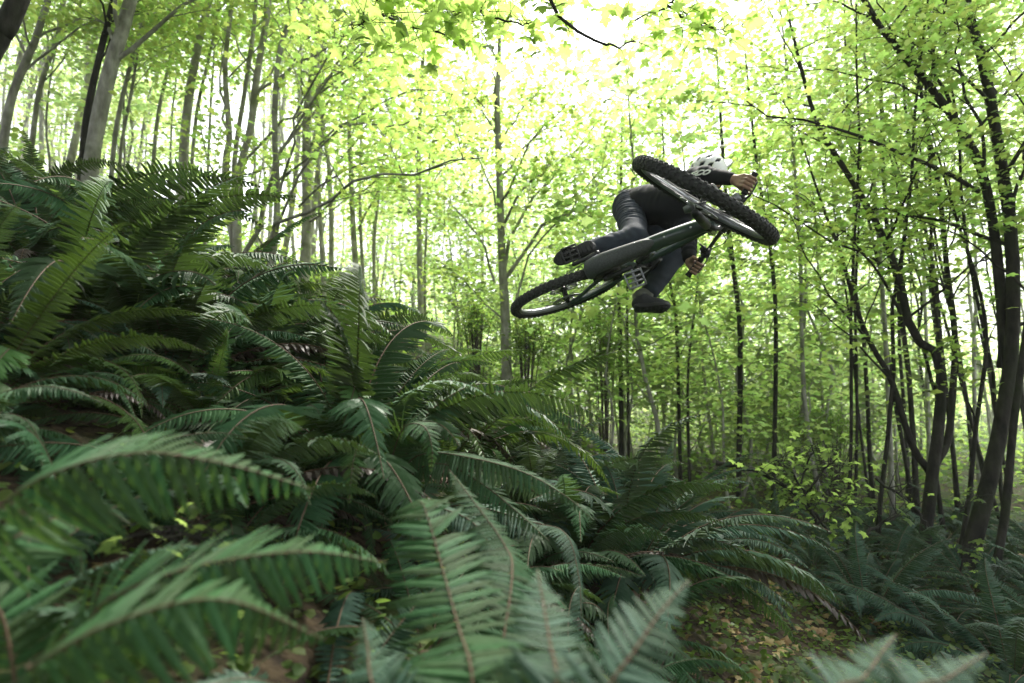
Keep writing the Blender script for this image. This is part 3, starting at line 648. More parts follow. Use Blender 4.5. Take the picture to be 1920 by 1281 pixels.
# ------------------------------------------------------------------ rider
def surface_net(f, lo, hi, h):
    """mesh of the zero level of f (negative inside) on a grid"""
    lo = np.asarray(lo, float); n = np.ceil((np.asarray(hi) - lo) / h).astype(int) + 1
    ax = [lo[i] + h * np.arange(n[i]) for i in range(3)]; D = np.empty(n)
    for i, x in enumerate(ax[0]):
        gy, gz_ = np.meshgrid(ax[1], ax[2], indexing='ij'); D[i] = f(np.stack([np.full(gy.size, x), gy.ravel(), gz_.ravel()], 1)).reshape(n[1], n[2])
    S = D < 0; acc = np.zeros((*(n - 1), 3)); cnt = np.zeros(n - 1)
    offs = [(i, j, k) for i in (0, 1) for j in (0, 1) for k in (0, 1)]
    def sl(o): return tuple(slice(o[a], n[a] - 1 + o[a]) for a in range(3))
    for a in range(3):
        for o in offs:
            if o[a]: continue
            o2 = list(o); o2[a] = 1; d0, d1 = D[sl(o)], D[sl(o2)]; c = (d0 < 0) != (d1 < 0); t = np.where(c, d0 / np.where(c, d0 - d1, 1), 0)
            p = np.zeros((*(n - 1), 3)); 
            for b in range(3): p[..., b] = o[b]
            p[..., a] += t; acc += p * c[..., None]; cnt += c
    act = cnt > 0; idx = -np.ones(n - 1, int); idx[act] = np.arange(act.sum()); cell = np.argwhere(act)
    V = lo + h * (cell + acc[act] / cnt[act][:, None]); Q = []
    for a in range(3):
        b, c = (a + 1) % 3, (a + 2) % 3
        s0 = [slice(1, n[i] - 1) for i in range(3)]; s1 = list(s0); s0[a] = slice(0, n[a] - 1); s1[a] = slice(1, n[a])
        A, B = S[tuple(s0)], S[tuple(s1)]; e = np.argwhere(A != B); 
        if not len(e): continue
        off = np.ones(3, int); off[a] = 0; g = e + off; fl = A[tuple(e.T)]
        def at(db, dc): 
            q = g.copy(); q[:, b] -= db; q[:, c] -= dc; return idx[tuple(q.T)]
        q = np.stack([at(1, 1), at(0, 1), at(0, 0), at(1, 0)], 1); q[~fl] = q[~fl][:, ::-1]; Q.append(q)
    Q = np.concatenate(Q); Q = Q[(Q >= 0).all(1)]
    return V, Q
def smin(a, b, k):
    h = np.clip(.5 + .5 * (b - a) / k, 0, 1); return b + (a - b) * h - k * h * (1 - h)
class Blob:
    """smooth union of tapered capsules; a capsule may carry cloth folds"""
    def __init__(s, k=.03): s.c = []; s.k = k; s.cuts = []
    def cap(s, a, b, ra, rb, fold=None, flat=None, k=None): s.c.append((np.asarray(a, float), np.asarray(b, float), ra, rb, fold, flat, k or s.k)); return s
    def cut(s, p, n): s.cuts.append((np.asarray(p, float), np.asarray(n, float) / np.linalg.norm(n))); return s
    def __call__(s, P):
        D = None
        for a, b, ra, rb, fold, flat, k in s.c:
            ab = b - a; L2 = ab @ ab + 1e-12; t = np.clip((P - a) @ ab / L2, 0, 1); v = P - a - t[:, None] * ab
            if flat is not None: v = v + (v @ flat[0])[:, None] * flat[0] * (flat[1] - 1)
            d = np.linalg.norm(v, axis=1) - (ra + (rb - ra) * t)
            if fold:
                amp, wl, t0, t1, ph = fold; L = math.sqrt(L2); u = (P - a) @ ab / math.sqrt(L2)
                w = 3 * np.sin(P[:, 0] * 21 + ph) + 2.2 * np.sin(P[:, 2] * 27 + P[:, 1] * 14 + ph * 2)
                m = np.clip((u / L - t0) / .12, 0, 1) * np.clip((t1 - u / L) / .12, 0, 1)
                d = d - amp * m * (.6 * np.sin(u * 2 * np.pi / wl + w) + .4 * np.sin(u * 2 * np.pi / (wl * 1.7) + 1.3 * w))
            D = d if D is None else smin(D, d, k)
        for p, n in s.cuts: D = np.maximum(D, (P - p) @ n)
        return D
    def box(s, pad=.03):
        pts = np.array([x for c in s.c for x in (c[0] - max(c[2], c[3]), c[0] + max(c[2], c[3]), c[1] - max(c[2], c[3]), c[1] + max(c[2], c[3]))]); return pts.min(0) - pad, pts.max(0) + pad
    def mesh(s, h): return surface_net(s, *s.box(), h)

M['skin'] = mat('skin', (.27, .16, .105), .6, noise=40, var=.15)
M['denim'] = mat('dark_blue_trouser_cloth', (.032, .041, .056), .85, spec=.25, noise=18, var=.35, bump=(500, .25, .002))
M['jacket'] = mat('navy_jersey_cloth', (.009, .0105, .014), .85, spec=.25, noise=12, var=.3, bump=(400, .2, .002))
M['shoe'] = mat('black_shoe', (.022, .025, .027), .75, noise=30, var=.3, bump=(300, .3, .002))
M['sole'] = mat('rubber_sole', (.016, .017, .017), .6, noise=60, var=.3)
M['sock'] = mat('grey_sock', (.10, .105, .09), .9, bump=(700, .5, .002))
M['white'] = mat('white_helmet_shell', (.78, .79, .77), .35, coat=.3)
M['foam'] = mat('helmet_foam', (.012, .014, .02), .8)
M['print'] = mat('white_print', (.72, .73, .72), .7)

J = dict(pel=PX(1184, 392, 4.06), waist=PX(1212, 388, 3.95), chest=PX(1274, 378, 3.70), rsh=PX(1303, 338, 3.57), lsh=PX(1262, 415, 3.80), neck=PX(1306, 358, 3.62), head=PX(1329, 330, 4.0),
         relb=PX(1322, 329, 3.44), lelb=PX(1290, 434, 3.58), rhip=PX(1180, 386, 4.02), lhip=PX(1210, 406, 4.06), rkn=PX(1190, 448, 3.62), lkn=PX(1264, 476, 3.76), lank=PX(1214, 554, 3.62))
up_w = BW_R @ np.array([0, 0, 1.0])
ped_r = bw(PED[-1]); pn_w = BW_R @ PN
J['rank'] = PX(1086, 473, 3.55)
grip_c = {s: bw(steer(BC + np.array([-.027, s * (BARW - .062), 0]))) for s in (-1, 1)}
grip_a = {s: (lambda v: v / np.linalg.norm(v))(bw(steer(BC + np.array([-.031, s * BARW, 0]))) - bw(steer(BC + np.array([-.019, s * .2, 0])))) for s in (-1, 1)}

def hand(s, elbow):
    """fist round the grip: palm, four curled fingers, thumb; returns blob and wrist"""
    c, a = grip_c[s], grip_a[s]; u = elbow - c; u -= a * (u @ a); u /= np.linalg.norm(u); v = np.cross(a, u)
    if v @ np.array([0, -1.0, 0]) < 0: pass
    front = BW_R @ steer_dir(np.array([1.0, 0, 0])); 
    if v @ front < 0: v = -v                                      # fingers go over the front of the bar
    wrist = c + u * .098 + v * .012; b = Blob(.010)
    at = lambda ang, rr, off: c + a * off + rr * (math.cos(math.radians(ang)) * u + math.sin(math.radians(ang)) * v)
    offs = [-.030, -.010, .010, .029]; ln = [1.0, 1.08, 1.04, .86]     # index is innermost
    for o, l in zip(offs, ln):
        k0 = at(38, .044, o); k1 = at(92, .036 * l + .002, o * 1.02); k2 = at(155, .031, o * 1.02); k3 = at(205 + 10 * l, .029, o)
        b.cap(wrist + a * o * .45 - u * .01, k0, .0145, .0125); b.cap(k0, k1, .0105, .0098, k=.005); b.cap(k1, k2, .0096, .0088, k=.004); b.cap(k2, k3, .0088, .0075, k=.004)
    b.cap(wrist, at(15, .048, -.012), .022, .016); b.cap(wrist, at(15, .046, .014), .021, .015)
    t0 = at(-15, .055, -.026); t1 = at(-62, .036, -.042); t2 = at(-120, .031, -.045)
    b.cap(wrist - a * .008, t0, .018, .0145); b.cap(t0, t1, .0125, .0108, k=.006); b.cap(t1, t2, .0105, .0088, k=.005)
    return b, wrist
def steer_dir(d):
    return steer(BASE + d) - BASE
hb_r, wr_r = hand(-1, J['relb']); hb_l, wr_l = hand(1, J['lelb'])
hb_r.cap(wr_r, J['relb'], .024, .036); hb_l.cap(wr_l, J['lelb'], .024, .036)

body = Blob(.04)
body.cap(J['pel'], J['waist'], .115, .105).cap(J['waist'], J['chest'], .105, .125).cap(J['chest'], J['neck'], .11, .06)
body.cap(J['rsh'], J['lsh'], .062, .062).cap(J['rsh'], J['relb'], .048, .038).cap(J['lsh'], J['lelb'], .048, .038)
body.cap(J['relb'], wr_r, .036, .024).cap(J['lelb'], wr_l, .036, .024)
body.cap(J['rhip'], J['rkn'], .078, .052).cap(J['lhip'], J['lkn'], .078, .052).cap(J['rkn'], J['rank'], .052, .036).cap(J['lkn'], J['lank'], .052, .036)
# head: up, face direction
HU = -.30 * CR + .90 * CU - .28 * CF; HU /= np.linalg.norm(HU)
HFc = .78 * CR + .10 * CU + .55 * CF; HFc -= HU * (HFc @ HU); HFc /= np.linalg.norm(HFc); HS = np.cross(HU, HFc)
hc = J['head']
body.cap(J['neck'], hc - HU * .05, .055, .055); body.cap(hc - HFc * .025, hc + HFc * .025, .078, .076, k=.02); body.cap(hc - HU * .05 + HFc * .03, hc - HU * .085 + HFc * .06, .058, .035, k=.03)
body.cap(hc + HFc * .10 - HU * .012, hc + HFc * .118 - HU * .04, .008, .013, k=.012)                      # nose
for s in (-1, 1):
    body.cap(hc + HS * s * .078 - HU * .01, hc + HS * s * .080 - HU * .045, .012, .008, k=.01)             # ears
    body.cap(hc + HFc * .098 + HS * s * .014 - HU * .072, hc + HFc * .1 - HU * .072, .006, .008, k=.008)   # lips
V1, Q1 = body.mesh(.0085); V2, Q2 = hb_r.mesh(.0038); V3, Q3 = hb_l.mesh(.0038)
mb = MB(); mb.add(V1, Q1); mb.add(V2, Q2); mb.add(V3, Q3)
person = mb.build('person', M['skin'])
tag(person, 'rider in navy jersey and dark trousers with white helmet, one foot off the pedal', 'person')
for s in (-1, 1):
    c = hc + HFc * .088 + HS * s * .032 + HU * .005; mb = MB(); mb.add(*tube([c - HFc * .012, c - HFc * .005, c + HFc * .004, c + HFc * .007], [.006, .0125, .009, .002], 12)); mb.build('eye', M['foam'], person)
# trousers
leg = Blob(.03)
leg.cap(J['pel'], J['waist'] * .75 + J['pel'] * .25, .135, .125, (.005, .05, -.2, 1.2, 2))
leg.cap(J['rhip'], J['rkn'], .108, .083, (.0058, .031, -.5, .8, 0)).cap(J['rkn'], J['rank'] * .9 + J['rkn'] * .1, .080, .056, (.0035, .075, -.1, 1.1, 1))
leg.cap(J['lhip'], J['lkn'], .105, .086, (.0035, .07, 0, 1.1, 3)).cap(J['lkn'], J['lank'] * .87 + J['lkn'] * .13, .084, .060, (.0032, .085, -.1, 1.1, 4))
V, Q = leg.mesh(.0065); mb = MB(); mb.add(V, Q); mb.build('trousers', M['denim'], person)
# jersey
jk = Blob(.035)
jk.cap(J['pel'] * .72 + J['waist'] * .28, J['waist'], .140, .142, (.0035, .09, -.3, 1.2, 5)).cap(J['waist'], J['chest'], .142, .142, (.003, .13, 0, 1, 6)).cap(J['chest'], J['neck'], .125, .075)
jk.cap(J['rsh'], J['lsh'], .078, .078).cap(J['rsh'], J['relb'], .066, .055, (.004, .045, .2, 1.2, 2)).cap(J['lsh'], J['lelb'], .066, .056, (.005, .045, .2, 1.2, 3))
we_r = wr_r * .86 + J['relb'] * .14; we_l = wr_l * .84 + J['lelb'] * .16
jk.cap(J['relb'], we_r, .053, .038, (.0025, .06, -.1, 1.0, 1), k=.02).cap(J['lelb'], we_l, .055, .041, (.0055, .035, -.1, 1.0, 4), k=.02)
jk.cut(J['neck'] + (hc - J['neck']) * .42, hc - J['neck'])
V, Q = jk.mesh(.0065); mb = MB(); mb.add(V, Q); jersey = mb.build('jersey', M['jacket'], person)
# shoes and socks
def shoe(heel, toe, down, ank, label=None):
    """heel, toe: points of the sole's centre line; down: sole normal"""
    f = toe - heel; L = np.linalg.norm(f) ; f /= L; n = -down + f * (down @ f); n /= np.linalg.norm(n); s = np.cross(n, f)
    b = Blob(.02); P = lambda x, y, z: heel + f * x * L + s * y + n * z
    b.cap(P(.10, 0, .035), P(.34, 0, .045), .036, .040).cap(P(.34, 0, .048), P(.66, 0, .030), .040, .036).cap(P(.62, .008, .026), P(.86, .004, .022), .040, .030).cap(P(.18, 0, .055), P(.20, 0, .085), .036, .038)
    b.cut(P(0, 0, .006), down)
    V, Q = b.mesh(.0055); mb = MB(); mb.add(V, Q); sh = mb.build('shoe', M['shoe'], person)
    if label: sh['label'] = label
    pts = [(0, 0), (.02, .03), (.12, .038), (.32, .036), (.45, .037), (.62, .048), (.78, .047), (.92, .032), (1.0, .006)]
    out = [(x, y) for x, y in pts] + [(x, -y * .92) for x, y in pts[::-1][1:-1]]; m = len(out); o = np.array(out); o = smooth_poly(np.vstack([o, o[:1]]), 49)[:-1]; m = len(o)
    rows = []
    for sc, z in ((.90, -.010), (.985, -.006), (1.0, .004), (.985, .013), (.9, .016)):
        rows.append([P((x - .5) * sc + .5, y * sc, z + .02 * max(0, (x - .72) / .28) ** 2) for x, y in o])
    V = np.array(rows).reshape(-1, 3); i = np.arange(4)[:, None] * m; j = np.arange(m)[None]; k = (j + 1) % m; Q = np.stack([i + j, i + k, i + m + k, i + m + j], -1).reshape(-1, 4)
    V = np.vstack([V, P(.5, 0, -.0085)]); T = np.stack([(np.arange(m) + 1) % m, np.arange(m), np.full(m, len(V) - 1)], 1)
    mb = MB(); mb.add(V, Q, T)
    for q in range(9):
        x = .08 + .1 * q; w = np.interp(x, [0, .12, .45, .62, .78, .92], [.02, .034, .033, .043, .042, .026]); mb.add(*box(P(x, .002, -.010), (.0035, w * .85, .0025), np.stack([f, s, n], 1)))
    mb.build('sole', M['sole'], sh)
    mb = MB()
    for q in range(4): x = .42 + .085 * q; z = .088 - .013 * q; mb.add(*tube([P(x, -.026, z - .016), P(x, 0, z), P(x, .026, z - .016)], .0035, 6))
    mb.build('laces', M['shoe'], sh)
    mb = MB(); mb.add(*tube(smooth_poly([P(.2, 0, .075), P(.2, 0, .11), ank + (ank - P(.2, 0, .11)) * .4], 6), [.040, .038, .039, .041, .042, .042], 16)); mb.build('sock', M['sock'], person)
# right foot stands on the rear-pointing pedal, left foot hangs free
dr = pn_w
toe_dir = -.80 * CR - .25 * CU - .50 * CF; toe_dir -= dr * (toe_dir @ dr); toe_dir /= np.linalg.norm(toe_dir)
pc = ped_r - dr * .021
shoe(pc - toe_dir * .15, pc + toe_dir * .115, dr, J['rank'], 'black shoe standing on the pedal')
lh = PX(1188, 579, 3.56); lt = PX(1258, 577, 3.50)
shoe(lh, lt, -.22 * CR - .86 * CU - .50 * CF, J['lank'], 'black shoe hanging free below the bike')
# helmet
hm = Blob(.01); c0 = hc + HU * .022
def ell(P, c, r):
    q = (P - c); l = np.stack([q @ HFc, q @ HS, q @ HU], 1) / np.array(r); n = np.linalg.norm(l, axis=1); return (n - 1) * min(r) * 1.0
vents = []
for x, y, el, ln, wd in ((.0, 0, 0, .030, .008), (-.075, .0, 0, .026, .009), (.07, .0, 0, .026, .008), (.045, .055, .4, .028, .010), (.045, -.055, -.4, .028, .010), (-.03, .058, .2, .026, .011), (-.03, -.058, -.2, .026, .011), (-.105, .04, .3, .02, .012), (-.105, -.04, -.3, .02, .012),
                         (.085, .085, .5, .028, .008), (.085, -.085, -.5, .028, .008), (0, .1, 0, .03, .010), (0, -.1, 0, .03, .010), (-.08, .085, -.2, .024, .011), (-.08, -.085, .2, .024, .011), (-.135, 0, 0, .012, .014)):
    zz = .135 * math.sqrt(max(0, 1 - (x / .15) ** 2 - (y / .118) ** 2)); d = HFc * math.cos(el) + HS * math.sin(el)
    nrm = HFc * x / .0225 + HS * y / .0139 + HU * zz / .0182; nrm /= np.linalg.norm(nrm); d = d - nrm * (d @ nrm); d /= np.linalg.norm(d)
    vents.append((c0 + HFc * x + HS * y + HU * zz, d, np.cross(nrm, d), nrm, ln * 1.5, wd * .85))
def helm(P):
    d = np.maximum(ell(P, c0, (.150, .118, .135)), -ell(P, c0, (.128, .098, .116)))
    q = P - c0; xx = q @ HFc; zz = q @ HU
    d = np.maximum(d, -(zz + .035 + .012 * np.cos(xx * 26)))
    d = np.minimum(d, np.maximum(np.abs(zz - .018 - (xx - .13) * .25) - .006, np.maximum(np.linalg.norm(np.stack([xx - .11, (q @ HS) * .85], 1), axis=1) - .095, .06 - xx)))
    for c, a, b, n, ln, wd in vents:
        v = P - c; e = np.maximum(np.abs(v @ a) / ln + np.abs(v @ b) / (wd * 1.6), np.abs(v @ n) / .026) - 1; d = np.maximum(d, -e * wd)
    return d
R_ = .20
V, Q = surface_net(helm, c0 - .22, c0 + .22, .0038); mb = MB(); mb.add(V, Q); hel = mb.build('helmet', M['white'], person)
V, Q = surface_net(lambda P: np.maximum(ell(P, c0, (.136, .105, .122)), -((P - c0) @ HU + .03)), c0 - .16, c0 + .16, .006); mb = MB(); mb.add(V, Q); mb.build('helmet_liner', M['foam'], hel)
mb = MB()
for s in (-1, 1): mb.add(*tube(smooth_poly([c0 + HS * s * .1 - HU * .02, c0 + HS * s * .082 - HU * .09 + HFc * .02, c0 - HU * .145 + HFc * .045], 8), .006, 6, True, .4))
mb.build('strap', M['foam'], hel)
# white print on the shoulder
cu = bpy.data.curves.new('print', 'FONT'); cu.body = 'ECO'; cu.size = .050; cu.extrude = .0015; cu.align_x = 'CENTER'; cu.align_y = 'CENTER'; cu.shear = .35; cu.offset = .003
to = bpy.data.objects.new('print', cu); COL.objects.link(to); dg = bpy.context.evaluated_depsgraph_get(); tm = bpy.data.meshes.new_from_object(to.evaluated_get(dg)); COL.objects.unlink(to); bpy.data.objects.remove(to)
lo = link('lettering', tm, person); tm.materials.clear(); tm.materials.append(M['print'])
tc_ = PX(1307, 329, 3.45); tx = CR * .97 - CU * .26 - CF * .1; tx /= np.linalg.norm(tx); tz = -CF * .74 + CU * .60; tz -= tx * (tz @ tx); tz /= np.linalg.norm(tz); ty = np.cross(tz, tx)
# lay the print on the jersey: move each vertex along the print's normal onto the cloth
PRINT_AT = (tc_, tx, ty, tz)
co = np.array([v.co[:] for v in tm.vertices]); W = tc_ + co[:, :1] * .8 * tx + co[:, 1:2] * 1.05 * ty
tz = -CF; Pm = W + tz * .30; ok = np.zeros(len(W), bool)
for it in range(90):
    d = jk(Pm); mv = np.clip(d, -.01, .01); Pm = Pm - tz * np.where(d > .0005, np.maximum(mv * .7, .0004), 0)[:, None]
far = np.abs(jk(Pm)) > .01; Pm[far] = W[far]
Pm = Pm + tz * (.009 + (co[:, 2:] > 0) * .0015)
tm.vertices.foreach_set('co', Pm.astype(np.float32).ravel()); tm.update()
# ------------------------------------------------------------------ trees that can be told apart in the photograph
def PY(px, py, y):
    d = (px - 960.0) / FPX * CR - (py - 640.5) / FPX * CU + CF
    return d * (y / d[1])
def hero_tree(stems, limbs, y, label, bark, r, side=(8, .45, 2.2, 14, .3), group=None, ext=4.0, leaf='leaf', tmpl=LOBED, size=.075, name='tree', sub=True, azs=(0, 6.3), up=(.5, 1.1), t1=.97):
    """stems: [(pixel polyline from the foot up, width px foot, width px top)], limbs: [(polyline, width px, depth change)]"""
    t = Tree(r); base = None; pend = []
    for si, (pl, w0, w1) in enumerate(stems):
        P = [PY(a, b, y + (.0 if si == 0 else .1 * si)) for a, b in pl]
        if base is None:
            b = P[0]; g = gz(b[0], b[1]) - .06
            dx = (P[0] - P[1]); dx = dx / abs(dx[2] + 1e-6)
            if g < P[0][2]: k = P[0][2] - g; P.insert(0, np.array([b[0] + np.clip(dx[0], -.3, .3) * k * .6, b[1], g]))
            base = P[0].copy()
        d = P[-1] - P[-2]; d /= np.linalg.norm(d); reach = ext if pl[-1][1] < 60 else 1.2
        n0 = len(P); P.append(P[-1] + (d * .8 + np.array([0, 0, .2])) * reach)
        R = list(np.linspace(w0, w1, n0) * .5 * y / FPX) + [w1 * .5 * y / FPX * .35]
        P = np.array(P) - base; Ps, Rs = t.trunk(P, R, 10, 22); pend.append((Ps, Rs))
    for pl, w, dd in limbs:
        n = len(pl); P = [PY(a, b, y + dd * i / (n - 1)) - base for i, (a, b) in enumerate(pl)]
        t.limb(P, w * .5 * y / FPX, side[3], side[4], 6, .3, .25, sub=sub)
    for Ps, Rs in pend:
        if side[0]: t.side_limbs(Ps, Rs, side[0], side[1], side[2], side[3], side[4], up, azs[0], azs[1], sub=sub, t1=t1)
    root = place(name, t.meshes(name, bark, leaf, tmpl, size), tuple(base))
    return tag(root, label, 'tree', group)
HR = np.random.default_rng(99)
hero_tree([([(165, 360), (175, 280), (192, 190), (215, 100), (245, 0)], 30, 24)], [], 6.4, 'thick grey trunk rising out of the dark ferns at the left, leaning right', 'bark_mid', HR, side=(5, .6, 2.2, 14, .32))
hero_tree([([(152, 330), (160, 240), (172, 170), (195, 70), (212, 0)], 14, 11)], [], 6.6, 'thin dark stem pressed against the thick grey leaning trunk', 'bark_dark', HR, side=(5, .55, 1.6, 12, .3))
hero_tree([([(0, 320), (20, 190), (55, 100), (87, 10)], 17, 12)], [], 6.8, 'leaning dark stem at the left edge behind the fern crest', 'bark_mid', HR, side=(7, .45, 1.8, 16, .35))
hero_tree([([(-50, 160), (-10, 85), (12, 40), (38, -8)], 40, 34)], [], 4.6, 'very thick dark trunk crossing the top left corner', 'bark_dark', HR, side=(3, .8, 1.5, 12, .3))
hero_tree([([(60, 270), (75, 165), (107, 70), (118, 0)], 10, 8)], [], 8.5, 'slim leaning trunk between the corner trunk and the thick grey one', 'bark_mid', HR, side=(8, .4, 2.0, 18, .35))
hero_tree([([(340, 435), (345, 280), (357, 165), (380, 45), (392, 0)], 21, 13)], [], 8.0, 'smooth grey trunk standing clear against the white sky gap', 'bark_pale', HR, side=(5, .7, 2.0, 12, .3))
hero_tree([([(352, 425), (367, 225), (390, 115), (407, 30)], 8, 5)], [], 8.3, 'thin stem close behind the smooth trunk in the sky gap', 'bark_mid', HR, side=(5, .65, 1.6, 12, .3))
hero_tree([([(317, 400), (322, 225), (330, 150), (333, 60)], 5, 3)], [], 10, 'hair thin sapling just left of the smooth trunk in the sky gap', 'bark_mid', HR, side=(5, .6, 1.4, 12, .3))
hero_tree([([(387, 395), (395, 200), (402, 90), (404, 0)], 6, 4)], [], 10.5, 'thin sapling right of the smooth trunk in the sky gap', 'bark_mid', HR, side=(5, .6, 1.4, 12, .3))
hero_tree([([(282, 390), (295, 225), (320, 105), (333, 0)], 8, 6)], [], 9.5, 'slim trunk left of the sky gap with a narrow crown', 'bark_mid', HR, side=(6, .55, 1.6, 14, .32))
hero_tree([([(205, 380), (218, 240), (245, 120), (272, 20)], 10, 7), ([(220, 415), (227, 280), (245, 180), (255, 120)], 7, 5)], [], 8.2, 'pair of slender stems from one foot right of the thick grey trunk', 'bark_mid', HR, side=(6, .5, 1.7, 14, .32))
hero_tree([([(445, 490), (445, 400), (452, 310), (470, 240), (482, 140), (505, 0)], 17, 12), ([(444, 470), (425, 375), (424, 300), (430, 250), (422, 125), (435, 0)], 17, 8), ([(440, 430), (440, 300), (460, 165), (475, 60), (480, 0)], 10, 7)],
          [([(455, 480), (487, 415), (505, 350), (530, 280), (575, 215), (640, 125), (700, 60)], 10, -1.0), ([(430, 250), (418, 180), (416, 110), (420, 40)], 6, .6), ([(470, 240), (505, 150), (540, 70), (565, 0)], 6, .8), ([(447, 380), (400, 330), (380, 260), (372, 180)], 5, -.6), ([(460, 300), (520, 230), (600, 180), (660, 110), (720, 60)], 6, -1.4)], 7.4,
          'pale multi stemmed tree forking low above the fern bank', 'bark_pale', HR, side=(4, .6, 1.8, 12, .3))
hero_tree([([(500, 545), (515, 450), (520, 360), (515, 250), (520, 125), (540, 45), (567, 0)], 15, 8)],
          [([(500, 490), (530, 415), (575, 385), (640, 362), (700, 335), (760, 328), (835, 308), (905, 296)], 8, -2.2), ([(520, 380), (548, 290), (560, 200), (600, 120), (640, 60), (700, 20)], 6, -1.2), ([(560, 388), (600, 350), (650, 315), (700, 305), (770, 290)], 5, -1.0), ([(518, 300), (560, 220), (620, 150), (700, 100), (790, 80)], 5, -1.4), ([(515, 440), (560, 330), (640, 240), (720, 190), (820, 170)], 6, -1.6), ([(505, 500), (480, 430), (470, 360), (478, 280)], 5, -.5), ([(520, 340), (600, 270), (680, 240), (760, 235), (850, 215)], 5, -1.8)], 7.0,
          'crooked tree with long dark bare limbs sweeping right over the ferns', 'bark_mid', HR, side=(4, .55, 2.0, 12, .3))
hero_tree([([(570, 525), (575, 425), (575, 300), (577, 200), (595, 100), (605, 0)], 21, 14)], [([(575, 300), (600, 230), (640, 160), (700, 120)], 7, -1), ([(576, 240), (610, 150), (670, 70), (720, 20)], 6, -1.2), ([(574, 420), (620, 380), (690, 350), (750, 300)], 5, -1.2), ([(578, 180), (545, 110), (530, 40)], 5, .5)], 8.4, 'upright mottled grey trunk right of the crooked tree', 'bark_pale', HR, side=(6, .5, 2.4, 14, .32))
hero_tree([([(612, 607), (605, 500), (600, 400), (595, 225), (598, 60)], 10, 6)], [([(600, 360), (640, 300), (690, 230), (740, 190)], 5, -1)], 8.9, 'thin pale trunk whose foot shows behind the fern tips', 'bark_pale', HR, side=(6, .45, 2.0, 14, .32))
hero_tree([([(680, 620), (665, 475), (657, 300), (655, 240), (660, 80)], 13, 6), ([(687, 620), (677, 450), (675, 325), (680, 200)], 8, 4), ([(702, 620), (702, 450), (715, 330)], 8, 4)], [([(672, 430), (720, 330), (760, 260)], 5, -1)], 11, 'clump of three pale stems rising from the fern slope', 'bark_pale', HR, side=(5, .45, 2.4, 15, .34))
hero_tree([([(790, 640), (787, 500), (785, 320), (790, 160), (800, 20)], 14, 6), ([(797, 640), (797, 500), (803, 360)], 7, 4)], [([(788, 420), (760, 360), (735, 330)], 4, 1)], 10, 'straight pale trunk with a thin twin, midway between stem clump and central tree', 'bark_pale', HR, side=(8, .4, 2.6, 15, .34))
hero_tree([([(950, 715), (948, 600), (942, 500), (937, 350), (932, 200), (935, 125), (938, 10)], 24, 7)],
          [([(940, 430), (975, 360), (1010, 330), (1040, 300)], 7, -.8), ([(950, 520), (985, 470), (1015, 420), (1070, 400), (1160, 355), (1200, 320)], 8, -.6), ([(947, 500), (970, 400), (1030, 345), (1070, 290), (1120, 225)], 8, .8), ([(930, 390), (910, 325), (880, 260), (850, 220)], 5, .8), ([(927, 530), (900, 450), (860, 400), (820, 360)], 5, -.8),
           ([(938, 380), (960, 340), (1000, 260), (1060, 200)], 6, -1.2), ([(945, 600), (900, 560), (860, 520), (830, 500)], 4, -.5), ([(960, 590), (985, 500), (1020, 440), (1060, 410), (1100, 350), (1150, 300)], 5, -1), ([(934, 280), (960, 230), (990, 190), (1030, 160)], 5, .5), ([(933, 260), (900, 200), (870, 150)], 5, .5)], 8.5,
          'mossy central tree with rising side limbs, just left of the flying rear wheel', 'bark_mid', HR, side=(8, .5, 2.0, 18, .34))
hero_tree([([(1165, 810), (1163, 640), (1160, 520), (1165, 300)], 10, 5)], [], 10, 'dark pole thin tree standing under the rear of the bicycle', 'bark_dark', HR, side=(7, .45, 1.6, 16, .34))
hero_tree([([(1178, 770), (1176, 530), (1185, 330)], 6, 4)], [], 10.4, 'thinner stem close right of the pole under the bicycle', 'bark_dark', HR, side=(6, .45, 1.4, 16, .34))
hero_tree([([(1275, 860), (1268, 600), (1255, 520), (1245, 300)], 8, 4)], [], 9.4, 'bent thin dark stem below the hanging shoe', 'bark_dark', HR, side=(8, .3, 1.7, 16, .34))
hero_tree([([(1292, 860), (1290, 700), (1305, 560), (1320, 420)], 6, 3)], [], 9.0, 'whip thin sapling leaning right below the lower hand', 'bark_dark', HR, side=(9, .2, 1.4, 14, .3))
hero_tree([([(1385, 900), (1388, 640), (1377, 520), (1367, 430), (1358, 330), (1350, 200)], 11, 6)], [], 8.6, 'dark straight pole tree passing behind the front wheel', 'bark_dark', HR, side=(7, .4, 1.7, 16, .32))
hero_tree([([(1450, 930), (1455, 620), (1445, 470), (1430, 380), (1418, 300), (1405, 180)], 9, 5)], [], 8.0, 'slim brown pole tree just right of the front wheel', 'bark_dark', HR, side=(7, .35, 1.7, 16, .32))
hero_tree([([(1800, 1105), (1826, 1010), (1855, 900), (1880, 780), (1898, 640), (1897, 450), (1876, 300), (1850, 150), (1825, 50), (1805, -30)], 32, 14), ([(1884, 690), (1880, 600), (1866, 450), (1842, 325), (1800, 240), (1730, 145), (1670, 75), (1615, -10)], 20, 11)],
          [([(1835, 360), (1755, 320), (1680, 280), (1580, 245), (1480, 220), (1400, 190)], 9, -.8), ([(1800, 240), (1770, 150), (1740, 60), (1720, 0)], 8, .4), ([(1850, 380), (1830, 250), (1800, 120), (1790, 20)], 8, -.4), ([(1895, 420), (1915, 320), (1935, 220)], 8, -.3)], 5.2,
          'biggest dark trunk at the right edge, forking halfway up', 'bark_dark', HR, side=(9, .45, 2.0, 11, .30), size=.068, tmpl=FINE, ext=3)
hero_tree([([(1862, 1095), (1885, 960), (1900, 800), (1915, 690), (1938, 500), (1945, 300), (1930, 60)], 15, 9)], [], 5.0, 'second dark trunk cut by the right edge of the picture', 'bark_dark', HR, side=(7, .5, 1.7, 11, .30), size=.068, tmpl=FINE, ext=3)
